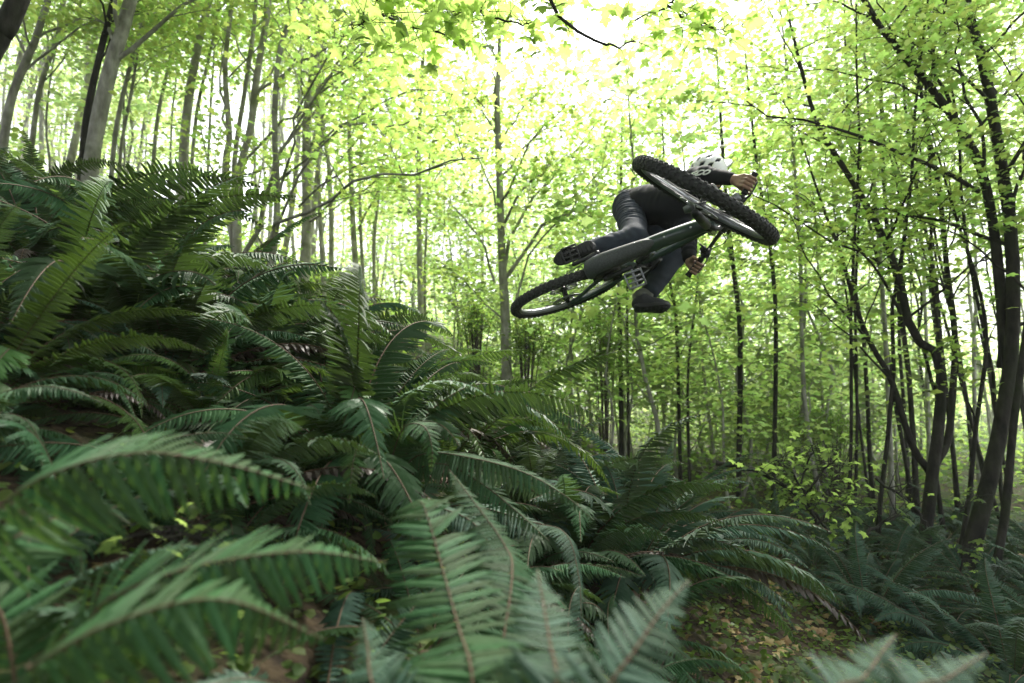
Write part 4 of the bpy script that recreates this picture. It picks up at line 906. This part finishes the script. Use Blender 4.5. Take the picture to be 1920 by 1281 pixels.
hero_tree([([(1725, 1075), (1738, 980), (1748, 890), (1762, 780), (1760, 670), (1710, 625), (1680, 500), (1625, 385), (1560, 280), (1530, 225), (1500, 120)], 23, 7), ([(1748, 890), (1710, 835), (1672, 715), (1630, 640), (1600, 560), (1575, 470), (1540, 380)], 14, 5), ([(1752, 870), (1776, 830), (1786, 740), (1790, 625), (1775, 500), (1760, 350), (1735, 220)], 15, 7)],
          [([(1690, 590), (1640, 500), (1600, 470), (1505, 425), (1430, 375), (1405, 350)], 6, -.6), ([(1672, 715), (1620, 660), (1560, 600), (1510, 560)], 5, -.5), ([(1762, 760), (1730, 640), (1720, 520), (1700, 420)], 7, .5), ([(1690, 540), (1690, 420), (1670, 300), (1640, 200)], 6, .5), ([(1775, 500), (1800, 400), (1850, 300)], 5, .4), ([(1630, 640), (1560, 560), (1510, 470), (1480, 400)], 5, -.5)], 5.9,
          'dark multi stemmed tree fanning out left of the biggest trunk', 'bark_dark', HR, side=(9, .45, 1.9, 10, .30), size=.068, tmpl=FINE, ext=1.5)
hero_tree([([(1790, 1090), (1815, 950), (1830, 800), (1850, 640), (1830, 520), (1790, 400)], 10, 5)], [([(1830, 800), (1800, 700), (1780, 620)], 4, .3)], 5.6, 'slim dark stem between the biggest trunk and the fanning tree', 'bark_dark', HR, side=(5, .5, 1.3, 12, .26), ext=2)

# ------------------------------------------------------------------ the rest of the wood
ORD = ['first', 'second', 'third', 'fourth', 'fifth', 'sixth', 'seventh', 'eighth', 'ninth', 'tenth', 'eleventh', 'twelfth', 'thirteenth', 'fourteenth', 'fifteenth', 'sixteenth', 'seventeenth', 'eighteenth', 'nineteenth', 'twentieth']
TR = np.random.default_rng(5); placed = []
HEROX = [(165, 6.4), (340, 8), (445, 7.4), (510, 7), (570, 8.4), (612, 8.9), (680, 11), (790, 10), (950, 8.5), (1165, 10), (1275, 9.4), (1385, 8.6), (1455, 8), (1810, 5.2), (1725, 5.9)]
for a, y in HEROX: placed.append(((a - 960) / FPX * y, y))
def scatter(n, xr, yr, gap, test, kinds, sc, name='tree', lean=0.0):
    out = []; tries = 0
    while len(out) < n and tries < n * 60:
        tries += 1; y = math.sqrt(TR.uniform(yr[0] ** 2, yr[1] ** 2)); s = TR.uniform(*xr); x = s * y
        if not test(x, y, 960 + s * FPX) or any((x - a) ** 2 + (y - b) ** 2 < (gap * (.6 + y * .03)) ** 2 for a, b in placed): continue
        placed.append((x, y)); k = kinds[TR.integers(len(kinds))]
        o = place(name, KINDS[k], (x, y, gz(x, y) - .05), TR.uniform(0, 6.28), TR.uniform(*sc), (TR.normal(0, .03), TR.normal(0, .03) + lean * TR.uniform(.3, 1.2))); out.append((960 + s * FPX, y, o))
    return out
def ordinal_labels(items, what, mark, cat='tree', group=None, left=False):
    items.sort(key=lambda q: -q[0] if left else q[0])
    for i, (_, _, o) in enumerate(items):
        if i < 20: tag(o, f'{ORD[i]} {what} {"left" if left else "right"} of {mark}', cat, group)
        else: tag(o, f'{what} well beyond the twentieth {"left" if left else "right"} of {mark}', cat, group)
allp = lambda x, y, p: True
sky_gap = lambda x, y, p: not (235 < p < 430) or y > 15
left = scatter(54, (-.98, -.32), (10, 30), 1.0, lambda x, y, p: not (240 < p < 440 and y < 24), ['tall_pale0', 'tall_pale1', 'tall_pale2', 'tall_grey0', 'tall_grey1'], (.75, 1.1))
cen = scatter(38, (-.32, .30), (11, 34), 1.3, allp, ['tall_pale0', 'tall_pale1', 'tall_pale2', 'tall_grey0', 'tall_grey1', 'tall_grey2', 'pole0'], (.7, 1.05))
rig = scatter(34, (.30, .98), (9.5, 34), 1.2, allp, ['tall_grey0', 'tall_grey1', 'tall_grey2', 'pole0', 'pole1', 'pole2'], (.7, 1.0))
stems = scatter(28, (.52, 1.0), (6.5, 14), .55, allp, ['dark_stem0', 'dark_stem1', 'pole1', 'pole2'], (.7, 1.0))
lean = scatter(11, (.55, .95), (5.6, 8.5), .32, lambda x, y, p: p > 1560 and abs(x - (.12 * y + 1.15)) > 1.6, ['dark_stem0', 'dark_stem1', 'thin_stem0', 'thin_stem1'], (.6, .9), lean=.14)
saps = scatter(64, (-.12, .75), (7.5, 20), .65, lambda x, y, p: not (840 < p < 1050 and y < 11), ['sapling0', 'sapling1', 'sapling2'], (.7, 1.25))
bushes = scatter(30, (-.05, .62), (8.5, 19), .7, lambda x, y, p: not (840 < p < 1050 and y < 11) and abs(x - (.12 * y + 1.15)) > .7, ['bush0', 'bush1', 'bush2'], (.6, 1.2), name='bush')
saps2 = scatter(14, (-.9, -.15), (9, 20), 1.2, lambda x, y, p: not (250 < p < 480), ['sapling0', 'sapling1', 'sapling2'], (.6, 1.0))
def rows(items, what, names, cat, group, side='left'):
    """items (px, depth, object) split into as many depth rows as there are names, numbered across the picture"""
    items = sorted(items, key=lambda q: q[1]); n = len(names); per = math.ceil(len(items) / n)
    for i, nm in enumerate(names):
        for k, q in enumerate(sorted(items[i * per:(i + 1) * per], key=lambda q: q[0] if side == 'left' else -q[0])):
            tag(q[2], f'{ORD[k]} {what} from {side}, {nm}' if k < 20 else f'{what} past the twentieth, {nm}', cat, group)
def zone(items, what, near_mark, far_mark, group, ycut, left=False):
    ordinal_labels([q for q in items if q[1] <= ycut][:20], what, near_mark, group=group, left=left)
    rest = [q for q in items if q[1] > ycut] + [q for q in items if q[1] <= ycut][20:]
    nr = max(1, math.ceil(len(rest) / 18)); rows(rest, what, [('nearer', 'middle', 'farther', 'farthest')[j if nr > 2 else (0, 2)[j] if nr == 2 else 2] + ' ranks ' + far_mark for j in range(nr)], 'tree', group)
zone(left, 'slender pale tree', 'the pale multi stemmed tree', 'up the left slope', 'trees up the left slope', 20, True)
zone(cen, 'slender background tree', 'the clump of three pale stems', 'of the bright middle wood', 'trees at the middle of the wood', 20)
zone(rig, 'straight grey tree', 'the pole tree behind the front wheel', 'of the right hollow', 'trees in the hollow', 17)
zone(stems, 'dark thicket stem', 'the slim brown pole tree', 'of the right thicket', 'thin stems of the right thicket', 10)
zone(lean, 'leaning dark stem', 'the dark multi stemmed fanning tree', 'of the right thicket', 'leaning stems of the right thicket', 7.2)
zone(saps, 'bright leafy sapling', 'the mossy central tree', 'of the hollow', 'saplings of the hollow', 13)
rows(bushes, 'leafy low bush', ['nearer line of bushes in the hollow', 'farther line of bushes in the hollow'], 'bush', 'bushes of the hollow')
zone(saps2, 'low leafy sapling', 'the mossy central tree', 'up the left slope', 'saplings of the left slope', 14, True)
# unseen trees added behind and left of the viewpoint to shade the foreground
for i, (x, y) in enumerate(((-3.0, .6), (-1.2, -1.4), (1.6, -1.6), (-4.4, 3.3), (-5.2, 1.4), (-6.8, 5.8), (-4.2, -.6), (-4.4, -2.2), (4.4, -2.8), (-.2, -4.2), (-7.6, 4.6))):
    tag(place('tree', KINDS[f'added_shade_tree{i % 2}'], (x, y, gz(x, y) - .05), i * 1.3, .95), f'{ORD[i]} broad crowned tree added out of view to shade the foreground', 'tree', 'unseen trees added for shade')
# far wood as one mass
def far_woods():
    r = np.random.default_rng(3); n = 42000; y = np.sqrt(r.uniform(34 ** 2, 75 ** 2, n)); s = r.uniform(-1.05, 1.05, n); x = s * y
    h = r.uniform(0, 1, n) ** .9 * (8 + 2.5 * np.sin(x * .35) + 1.5 * np.sin(y * .5 + x * .2)); gap = (s > -.66) & (s < -.47); h = np.where(gap, h * .35, h)
    P = np.stack([x, y, ground(x, y) + .3 + h], 1); V, F = leaf_cloud(P, .42, COARSE, r, .8, .3)
    tag(link('far_woods', mesh_np('far_woods', V, [F], False, [M['leaf_far']])), 'bright leafy wood closing the view behind the trunks', 'woods', kind='stuff')
far_woods()

# ------------------------------------------------------------------ ferns
FRN = np.random.default_rng(21)
def fx(px, d): return (px - 960) / FPX * d
NAMED = [
 (672, 2.45, 1.16, 28, 'fern', -.12, 'big fern at the middle of the bank, fronds arching out all round'),
 (1165, 3.1, 1.2, 26, 'blue', -.02, 'bluish green fern right of the middle fern, with upright front fronds'),
 (1010, 3.9, 1.1, 20, 'blue', .1, 'fern with pale tips behind the arching frond tips of the middle fern'),
 (1270, 3.9, .92, 22, 'blue', .05, 'spreading fern whose flat fronds reach right over the path'),
 (1060, 2.75, .9, 20, 'fern', .05, 'darker fern between the middle fern and the bluish upright one'),
 (1225, 4.5, 1.1, 20, 'blue', .0, 'fern behind the bluish upright one, below the hanging shoe'),
 (1600, 4.25, .85, 22, 'blue', .05, 'rounded fern clump standing alone right of the leafy path'),
 (1740, 3.7, .75, 18, 'blue', .15, 'dark fern in front of the fanning multi stemmed tree'),
 (1850, 3.3, .75, 18, 'blue', .15, 'dark fern at the foot of the biggest trunk'),
 (1640, 1.75, .62, 16, 'blue', .35, 'low blurred fern at the bottom right corner of the path'),
 (1830, 2.3, .7, 16, 'blue', .3, 'shadowed fern in the lower right corner'),
 (505, 3.3, 1.0, 20, 'fern', .05, 'fern with light topped fronds left above the middle fern'),
 (330, 2.7, 1.0, 20, 'fern', .0, 'dark upright fern left of the middle fern'),
 (110, 2.5, 1.05, 20, 'fern', .05, 'dark fern on the left with a brown drooping stalk'),
 (250, 3.6, 1.1, 22, 'fern', -.1, 'tall fern standing upright below the smooth grey trunk'),
 (60, 3.6, 1.2, 22, 'fern', -.05, 'highest fern on the left crest before the leaning stem'),
 (400, 4.6, 1.05, 20, 'bright', -.05, 'sunlit yellowish fern below the pale multi stemmed tree'),
 (590, 4.3, 1.0, 20, 'fern', .0, 'fern at the foot of the crooked tree'),
 (720, 3.7, .95, 20, 'fern', .05, 'fern behind the middle fern under the three pale stems'),
 (850, 4.6, .9, 18, 'fern', .1, 'fern on the skyline of the bank left of the central tree'),
 (-30, 1.75, .72, 18, 'bright', .25, 'light green fern cut by the left edge'),
 (420, 1.75, .7, 16, 'fern', .3, 'low dark fern under the blurred arching frond'),
 (930, 2.15, .6, 14, 'fern', .3, 'small fern in the shade below the middle fern'),
]
ferns_at = []
for px, d, sc, nf, st, fl, lb in NAMED:
    x = fx(px, d); fern(x, d, sc * (1.2 if px < 640 and d > 2 else 1.0), nf + 8, FRN, st, fl, lb, None, 2, (FRN.normal(-.05, .05), .12 if px < 1000 else .05)); ferns_at.append((x, d))
cnt = 0; tries = 0; more = []
for k in range(900):
    y = FRN.uniform(2.9, 7.5); s = FRN.uniform(.42, .98); x = s * y
    if len(more) >= 26: break
    if abs(x - (.12 * y + 1.15)) < .85 or any((x - a) ** 2 + (y - b) ** 2 < .55 ** 2 for a, b in ferns_at): continue
    ferns_at.append((x, y)); more.append((s, y, x, fern(x, y, FRN.uniform(.55, .82), 16, FRN, 'blue', FRN.uniform(-.05, .2), None, None, 1)))
while cnt < 110 and tries < 9000:
    tries += 1; y = FRN.uniform(1.7, 12) if cnt > 45 else FRN.uniform(1.7, 5.5); s = FRN.uniform(-1.0, .95) if cnt > 45 else FRN.uniform(-1.0, .1); x = s * y
    if x > .35 * y and not (s > .5 and y > 3): continue
    if abs(x - (.12 * y + 1.15)) < .75 and y < 9: continue
    if y < 3.0 and -.47 < s < .14: continue
    if any((x - a) ** 2 + (y - b) ** 2 < (.34 + .04 * y) ** 2 for a, b in ferns_at): continue
    ferns_at.append((x, y)); cnt += 1
    f = fern(x, y, FRN.uniform(.75, 1.1) * (1 if x < .3 else .72) * (.72 if y < 2.6 else 1), 15, FRN, FRN.choice(['fern', 'fern', 'bright', 'blue']) if x < .5 else 'blue', FRN.uniform(-.1, .2), None, None, int(FRN.integers(2)), (FRN.normal(0, .06), .1 if x < .5 else 0)); more.append((s, y, x, f))
q3 = [(960 + s * FPX, y, f) for s, y, x, f in more]
rows([q for q, m in zip(q3, more) if m[2] > .3], 'shaded fern', ['front row under the right trunks', 'back row under the right trunks'], 'fern', 'ferns under the right trunks')
rows([q for q, m in zip(q3, more) if m[2] <= .3 and m[1] < 5.5], 'crowded fern', ['lower row on the left bank', 'upper row on the left bank'], 'fern', 'ferns crowding the left bank')
rows([q for q, m in zip(q3, more) if m[2] <= .3 and m[1] >= 5.5], 'small distant fern', ['row at the tree feet up the slope', 'farthest row up the slope'], 'fern', 'ferns up the slope')
low = []; lowq = []
for k in range(2000):
    if len(low) > 34: break
    y = FRN.uniform(.95, 2.5); s = FRN.uniform(-1.05, .2); x = s * y
    if any((x - a) ** 2 + (y - b) ** 2 < .40 ** 2 for a, b in low): continue
    low.append((x, y)); f = fern(x, y, FRN.uniform(.42, .56) * (1 + .12 * (y - 1)), 14, FRN, FRN.choice(['fern', 'blue']), FRN.uniform(.2, .45), None, None, 1)
    lowq.append((960 + s * FPX, y, f))
rows(lowq, 'low dark fern', ['row nearest the lens under the blurred fronds', 'row behind the blurred fronds'], 'fern', 'low ferns under the near fronds')
# fronds that would reach in front of the rider are shorter
bpy.context.view_layer.update()
for o in list(COL.objects):
    if o.name.startswith(('frond', 'withered_frond')):
        for _ in range(4):
            mw = o.parent.matrix_basis @ o.matrix_basis; hit = False
            for vi in range(0, 104, 8):
                p = mw @ o.data.vertices[vi].co; d = p.y * CF[1] + p.z * CF[2]
                if d < .15: continue
                u = 960 + FPX * p.x / d; w = 640.5 - FPX * (p.y * CU[1] + p.z * CU[2]) / d
                if (900 < u < 1500 and w < 640 and d < 3.9) or (d < .55) or (u < 420 and w < 330 and d < 3.2): hit = True; break
            if not hit: break
            o.scale = o.scale * .78
# foreground ferns: every leaflet of their big fronds is built
HF = np.random.default_rng(31)
def near_fern(px, d, label, fronds):
    x = fx(px, d); root = empty('fern', (x, d, gz(x, d))); tag(root, label, 'fern')
    mb = MB(); mb.add(*tube(np.array([[0, 0, -.1], [0, 0, .0], [0, 0, .05]]), [.05, .055, .03], 8)); mb.build('rootstock', M['rachis'], root)
    b = np.array([x, d, gz(x, d) + .04])
    for ctrl, n, Lp, mt, up, kw in fronds:
        P = [PX(*c) for c in ctrl]
        if kw.pop('root', True): P = [b, (b * .45 + P[0] * .55) + np.array([0, 0, .06])] + P
        hero_frond(root, P, n, Lp, mt, HF, up, **kw)
LONG = ([0, .1, .2, .35, .6, .8, .92, 1], [.1, .25, .7, 1, .95, .65, .32, .05])
near_fern(-120, .95, 'near blurred fern at the left with a yellowish frond arching over the bank', [
    ([(-60, 1010, .80), (60, 905, .76), (250, 850, .78), (430, 872, .84), (585, 918, .92)], 46, .125, 'fern_near', (.25, -.75, .6), dict(droop=.55, prof=LONG, width=.9, label='big blurred frond arching to the right'))])
near_fern(120, .80, 'near fern at the bottom left with two long fronds pointing right', [
    ([(230, 1110, .74), (400, 1055, .74), (580, 1035, .78), (725, 1055, .86)], 44, .105, 'fern_near', (.15, -.7, .7), dict(droop=.5, prof=LONG)),
    ([(60, 1250, .62), (220, 1165, .62), (420, 1125, .66), (610, 1200, .76)], 42, .105, 'fern_near', (.1, -.7, .7), dict(droop=.55, prof=LONG)),
    ([(-40, 1090, .78), (40, 1000, .84), (140, 960, .95)], 34, .10, 'fern_near', (.2, -.7, .7), dict(droop=.5, prof=LONG))])
near_fern(880, .72, 'near fern at the bottom centre with an upright broad frond', [
    ([(885, 1270, .74), (858, 1170, .86), (825, 1050, 1.00), (795, 950, 1.13), (780, 938, 1.24)], 46, .118, 'fern_near', (.1, -.75, .65), dict(droop=.15, prof=([0, .1, .2, .35, .7, .9, 1], [.3, .6, .9, 1, .9, .6, .3]), label='broad upright frond seen from above')),
    ([(1040, 1300, .66), (1030, 1200, .74), (1015, 1110, .84), (1008, 1068, .92)], 36, .095, 'fern_blue', (.1, -.75, .6), dict(droop=.12)),
    ([(960, 1080, 1.05), (945, 1020, 1.2), (880, 930, 1.4), (842, 880, 1.6)], 40, .09, 'fern', (.3, -.6, .7), dict(droop=.3)),
    ([(700, 1290, .72), (690, 1220, .80), (680, 1160, .88)], 30, .085, 'fern_blue', (0, -.8, .6), dict(droop=.12))])
near_fern(1120, .62, 'near bluish fern at the bottom edge with one broad blurred frond', [
    ([(1130, 1330, .62), (1190, 1220, .66), (1245, 1140, .72), (1292, 1088, .78)], 38, .098, 'fern_blue', (-.1, -.8, .5), dict(droop=.1))])
near_fern(1640, .72, 'near blurred fern along the bottom edge right of the path', [
    ([(1560, 1330, .62), (1620, 1270, .66), (1660, 1215, .74), (1680, 1190, .8)], 32, .075, 'fern_blue', (0, -.6, .8), dict(droop=.15)),
    ([(1700, 1330, .62), (1780, 1270, .66), (1850, 1225, .74)], 32, .075, 'fern_blue', (0, -.6, .8), dict(droop=.15))])
# long fronds of the big middle fern, and the one facing us
near_fern(715, 2.2, 'front fronds of a fern growing into the middle fern, arching towards the path', [
    ([(800, 850, 2.0), (880, 858, 1.85), (980, 885, 1.75), (1060, 930, 1.70), (1112, 975, 1.68)], 52, .105, 'fern', (.1, -.6, .8), dict(droop=.45)),
    ([(830, 870, 1.9), (900, 905, 1.8), (970, 960, 1.72), (1030, 1015, 1.66)], 46, .095, 'fern', (.1, -.6, .8), dict(droop=.4)),
    ([(690, 850, 2.0), (672, 838, 1.75), (660, 880, 1.62), (655, 945, 1.56)], 40, .105, 'fern_bright', (0, -1, .25), dict(droop=.1)),
    ([(760, 800, 2.0), (795, 800, 1.85), (810, 840, 1.78), (808, 885, 1.76)], 38, .10, 'fern_near', (.2, -.8, .5), dict(droop=.2)),
    ([(820, 760, 2.3), (900, 720, 2.35), (990, 740, 2.4), (1080, 790, 2.42), (1140, 830, 2.4)], 50, .10, 'fern', (.05, -.6, .8), dict(droop=.45)),
    ([(650, 760, 2.3), (640, 680, 2.35), (625, 600, 2.3), (612, 545, 2.2)], 46, .10, 'fern', (0, -.9, .5), dict(droop=.2)),
    ([(780, 940, 1.75), (880, 975, 1.6), (930, 1050, 1.5), (945, 1140, 1.42)], 44, .09, 'fern_blue', (.3, -.6, .7), dict(droop=.35)),
    ([(1000, 980, 1.9), (1060, 1000, 1.7), (1085, 1080, 1.55), (1090, 1160, 1.45)], 40, .085, 'fern_blue', (.4, -.5, .7), dict(droop=.35))])

# ------------------------------------------------------------------ overhead branches, path litter, small plants
OB = np.random.default_rng(41)
LEAF_M = []
for i in range(3):
    T, F = FINE; V = T * np.array([1.05 - .05 * i, 1, 1.3]); mb = MB(); mb.add(V, None, F); mb.add(*tube(np.array([[0, -.5, .06], [0, -.2, .03], [0, .03, 0]]), .008, 3, False)); LEAF_M.append(mb.mesh('leaf', M['leaf'], False))
def leafy_branch(name, lines, label, cat, nl, size, lo=.1, cluster=.13):
    P0 = PX(*lines[0][0][0]); root = empty(name, tuple(P0)); tag(root, label, cat)
    mb = MB(); pts = []
    for ctrl, w in lines:
        P = smooth_poly([PX(*c) for c in ctrl], 16) - P0; d = ctrl[0][2]; P[1:-1] += OB.normal(0, .006, (14, 3))
        mb.add(*tube(P, np.linspace(w, w * .35, 16) * .5 * d / FPX, 6))
        for i in range(3, 16):
            for q in range(2):
                a = P[i]; b = a + OB.normal(0, 1, 3) * np.array([1, 1, .5]) * cluster; mb.add(*tube(np.array([a, (a + b) / 2 + [0, 0, .01], b]), [.0022, .0018, .001], 3, False)); pts.append(b)
    tw = mb.build('twig', M['bark_dark'], root); tw['kind'] = 'stuff'
    for k in range(nl):
        p = pts[OB.integers(len(pts))] + OB.normal(0, cluster * .45, 3); o = link('leaf', LEAF_M[OB.integers(3)], root, tuple(p)); s = size * OB.uniform(.6, 1.25); o.scale = (s, s, s)
        o.rotation_euler = (OB.normal(-.45, .4), OB.normal(0, .4), OB.uniform(0, 6.28))
leafy_branch('overhanging_branch', [([(690, -20, 3.2), (745, 35, 3.1), (835, 66, 3.0)], 9), ([(745, 35, 3.1), (700, 30, 2.9), (660, 55, 2.8)], 5)], 'leafy branch hanging from the top edge left of the bare curved twig', 'branch', 110, .085)
leafy_branch('overhanging_branch', [([(870, -30, 2.9), (900, 20, 2.9), (960, 45, 2.9), (1000, 40, 2.9)], 6), ([(900, 20, 2.9), (860, 30, 2.9), (800, 25, 2.9)], 4)], 'low leafy spray of maple at the top centre', 'branch', 130, .09)
leafy_branch('overhanging_branch', [([(1020, -30, 2.7), (1045, 22, 2.7), (1090, 62, 2.7), (1150, 88, 2.7), (1190, 78, 2.7)], 8)], 'bare curved dark twig against the white sky at the top', 'branch', 4, .06, cluster=.06)
leafy_branch('overhanging_branch', [([(1290, -40, 3.0), (1250, 10, 3.0), (1180, 40, 3.0)], 6), ([(1250, 10, 3.0), (1300, 40, 3.0), (1360, 60, 3.0)], 5)], 'leafy twig right of the bare curved twig', 'branch', 90, .085)
leafy_branch('maple_shrub', [([(1530, 985, 4.2), (1510, 930, 4.2), (1480, 880, 4.1), (1450, 865, 4.0)], 6), ([(1510, 930, 4.2), (1545, 880, 4.1), (1570, 860, 4.0)], 5), ([(1530, 985, 4.2), (1575, 950, 4.1), (1620, 945, 4.0)], 5), ([(1500, 910, 4.2), (1520, 855, 4.2), (1525, 835, 4.2)], 4)], 'low maple shrub with light green leaves beside the path', 'shrub', 260, .058, cluster=.15)
leafy_branch('maple_seedling', [([(350, 1060, 1.25), (330, 1020, 1.22), (300, 990, 1.2)], 4), ([(350, 1060, 1.25), (380, 1020, 1.22), (430, 1030, 1.2)], 4)], 'seedling with small bright leaves between the blurred near fronds', 'seedling', 46, .032, cluster=.05)
leafy_branch('thicket_vine', [([(1800, 1080, 4.4), (1810, 1040, 4.4), (1830, 1020, 4.4)], 4), ([(1800, 960, 4.6), (1815, 940, 4.6), (1840, 930, 4.6)], 4)], 'small yellow leaved creeper low among the dark right trunks', 'creeper', 30, .06, cluster=.07)
lf = link('lone_leaf', LEAF_M[0], None, tuple(PX(258, 566, 2.2))); lf.scale = (.075,) * 3; lf.rotation_euler = (-1.1, .3, 2.9); tag(lf, 'single pale broad leaf catching light in the dark left ferns', 'leaf')
def stick(name, ctrl, w, label, n=3):
    P0 = PX(*ctrl[0]); root = empty(name, tuple(P0)); tag(root, label, 'branch'); P = smooth_poly([PX(*c) for c in ctrl], 18) - P0; mb = MB(); mb.add(*tube(P + OB.normal(0, .008, P.shape), np.linspace(w, w * .4, 18) * .5 * ctrl[0][2] / FPX, 7)); mb.build('limb', M['bark_dark'], root)
    mb = MB()
    for i in range(n * 3):
        k = OB.integers(3, 17); d = OB.normal(0, 1, 3); d[2] = abs(d[2]); mb.add(*tube(np.array([P[k], P[k] + d * .09, P[k] + d * .2 + [0, 0, .05]]), [.006, .004, .002], 4, False))
    mb.build('side_twig', M['bark_dark'], root)
stick('fallen_branch', [(1345, 872, 4.6), (1400, 878, 4.5), (1470, 912, 4.4), (1520, 955, 4.3), (1555, 1000, 4.2)], 10, 'dark arched fallen branch reaching over the path')
stick('fallen_branch', [(1590, 1020, 4.6), (1640, 990, 4.7), (1690, 965, 4.8)], 8, 'short straight dead branch lying behind the lone fern clump')
stick('fallen_branch', [(1640, 900, 5.2), (1690, 930, 5.1), (1730, 975, 5.0), (1745, 1000, 5.0)], 6, 'thin arched dead twig left of the fanning tree foot')
def undergrowth():
    r = np.random.default_rng(12); n = 70000; y = np.sqrt(r.uniform(7.5 ** 2, 34 ** 2, n)); s = r.uniform(-.95, 1.0, n); x = s * y
    f = np.sin(x * 1.3 + 2 * np.sin(y * .7)) + np.sin(y * 1.1 + 1.5 * np.sin(x * .9)) + .5 * np.sin(x * 3.1 + y * 2.3)
    keep = (f > -.5 + r.normal(0, .4, n)) & (np.abs(x - (.12 * y + 1.15)) > .5); x, y, f = x[keep], y[keep], f[keep]; h = np.clip(.35 + .28 * f, .1, 1.3) * r.uniform(0, 1, len(x)) ** .7
    P = np.stack([x, y, ground(x, y) + .03 + h], 1); V, F = leaf_cloud(P, .10 + 0 * x, PLAIN, r, .5, .3)
    tag(link('undergrowth', mesh_np('undergrowth', V, [F], False, [M['under']])), 'low green undergrowth over the forest floor between the trunks', kind='stuff')
M['under'] = leaf_mat('undergrowth_leaf', (.08, .14, .035), (.32, .48, .09), .6)
undergrowth()
def litter():
    r = np.random.default_rng(8); n = 1500; y = r.uniform(2.0, 9, n); x = .12 * y + 1.1 + r.normal(0, .42, n); x[n // 2:] = r.uniform(-1, 6, n - n // 2); y[n // 2:] = r.uniform(1.2, 9, n - n // 2)
    P = np.stack([x, y, ground(x, y) + .025], 1); V, F = leaf_cloud(P, .05, FINE, r, .35, .05); tag(link('leaf_litter', mesh_np('leaf_litter', V, [F], False, [M['litter']])), 'pale yellow fallen leaves strewn along the hollow', 'leaf litter', kind='stuff')
    n = 60000; y = r.uniform(1.0, 11, n); x = r.uniform(-.6, 1.05, n) * (y + .8); k = np.abs(x - (.12 * y + 1.15)) < 1.1; keep = (k & (y < 7)) | (r.uniform(0, 1, n) < .35); x, y = x[keep], y[keep]
    P = np.stack([x, y, ground(x, y) + r.uniform(.0, .10, len(x)) * (1 + np.sin(x * 3) * np.sin(y * 2.3))], 1); V, F = leaf_cloud(P, .035, PLAIN, r, .5, .2); tag(link('ground_cover', mesh_np('ground_cover', V, [F], False, [M['moss_leaf']])), 'low green creeping plants over the soil', 'ground cover', kind='stuff')
litter()
# hanging feathery creepers and shrubs by the trunks
def feathery(px, d, py, h, w, n, label, name='shrub', leaf='under'):
    P0 = PX(px, py, d); x, y = P0[0], P0[1]; b = np.array([x, y, gz(x, y)]); root = empty(name, tuple(b)); tag(root, label, 'shrub'); r = OB
    top = P0[2] - b[2]; mb = MB(); pts = []
    for k in range(n):
        a = r.uniform(0, 6.28); q = np.array([math.cos(a), math.sin(a), 0]) * r.uniform(.1, 1) * w; z0 = max(top - h * r.uniform(.4, 1), .0); p = np.array([q * .15, q * .6 + [0, 0, z0 + (top - z0) * .6], q + [0, 0, z0 + (top - z0) * r.uniform(.5, 1)]]); p = smooth_poly([p[0], p[1], p[2], p[2] + q * .3 - np.array([0, 0, .25 * h * .4])], 10); mb.add(*tube(p, np.linspace(.008, .002, 10), 4, False))
        for i in range(3, 10): pts.append(p[i] + r.normal(0, .05 + .04 * w, (9, 3)))
    mb.build('stem', M['twig'], root); V, F = leaf_cloud(np.concatenate(pts), .038, PLAIN, r, .8, .5); o = link('foliage', mesh_np('foliage', V, [F], False, [M[leaf]]), root); o['kind'] = 'stuff'
feathery(985, 8.0, 600, 1.6, .42, 26, 'feathery olive shrub at the right foot of the mossy central tree')
feathery(895, 8.8, 560, 1.5, .38, 24, 'feathery dark creeper on the left side of the mossy central tree')
feathery(1130, 9.6, 580, 2.2, .38, 26, 'tall feathery shrub beside the pole under the bicycle')
feathery(640, 10.5, 500, 1.6, .55, 24, 'dark bushy shrub behind the thin pale trunk')
feathery(1560, 9.0, 780, 1.2, .9, 34, 'bushy undergrowth shrub in the hollow beyond the maple shrub')
feathery(1480, 10.5, 760, 1.3, .8, 30, 'green shrub at the back of the path between the pole trees')

# ------------------------------------------------------------------ moist air
hz = bpy.data.materials.new('forest_air'); hz.use_nodes = True; N = hz.node_tree.nodes; N.clear(); o_ = N.new('ShaderNodeOutputMaterial'); v_ = N.new('ShaderNodeVolumePrincipled')
v_.inputs['Density'].default_value = HAZE; v_.inputs['Color'].default_value = (.93, .97, .88, 1); v_.inputs['Anisotropy'].default_value = 0.0
hz.node_tree.links.new(v_.outputs[0], o_.inputs['Volume'])
mb = MB(); mb.add(*box((0, 110, 14.5), (170, 160, 20))); hb_ = mb.build('haze', hz, None, False); tag(hb_, 'pale moist air filling the wood', kind='stuff')
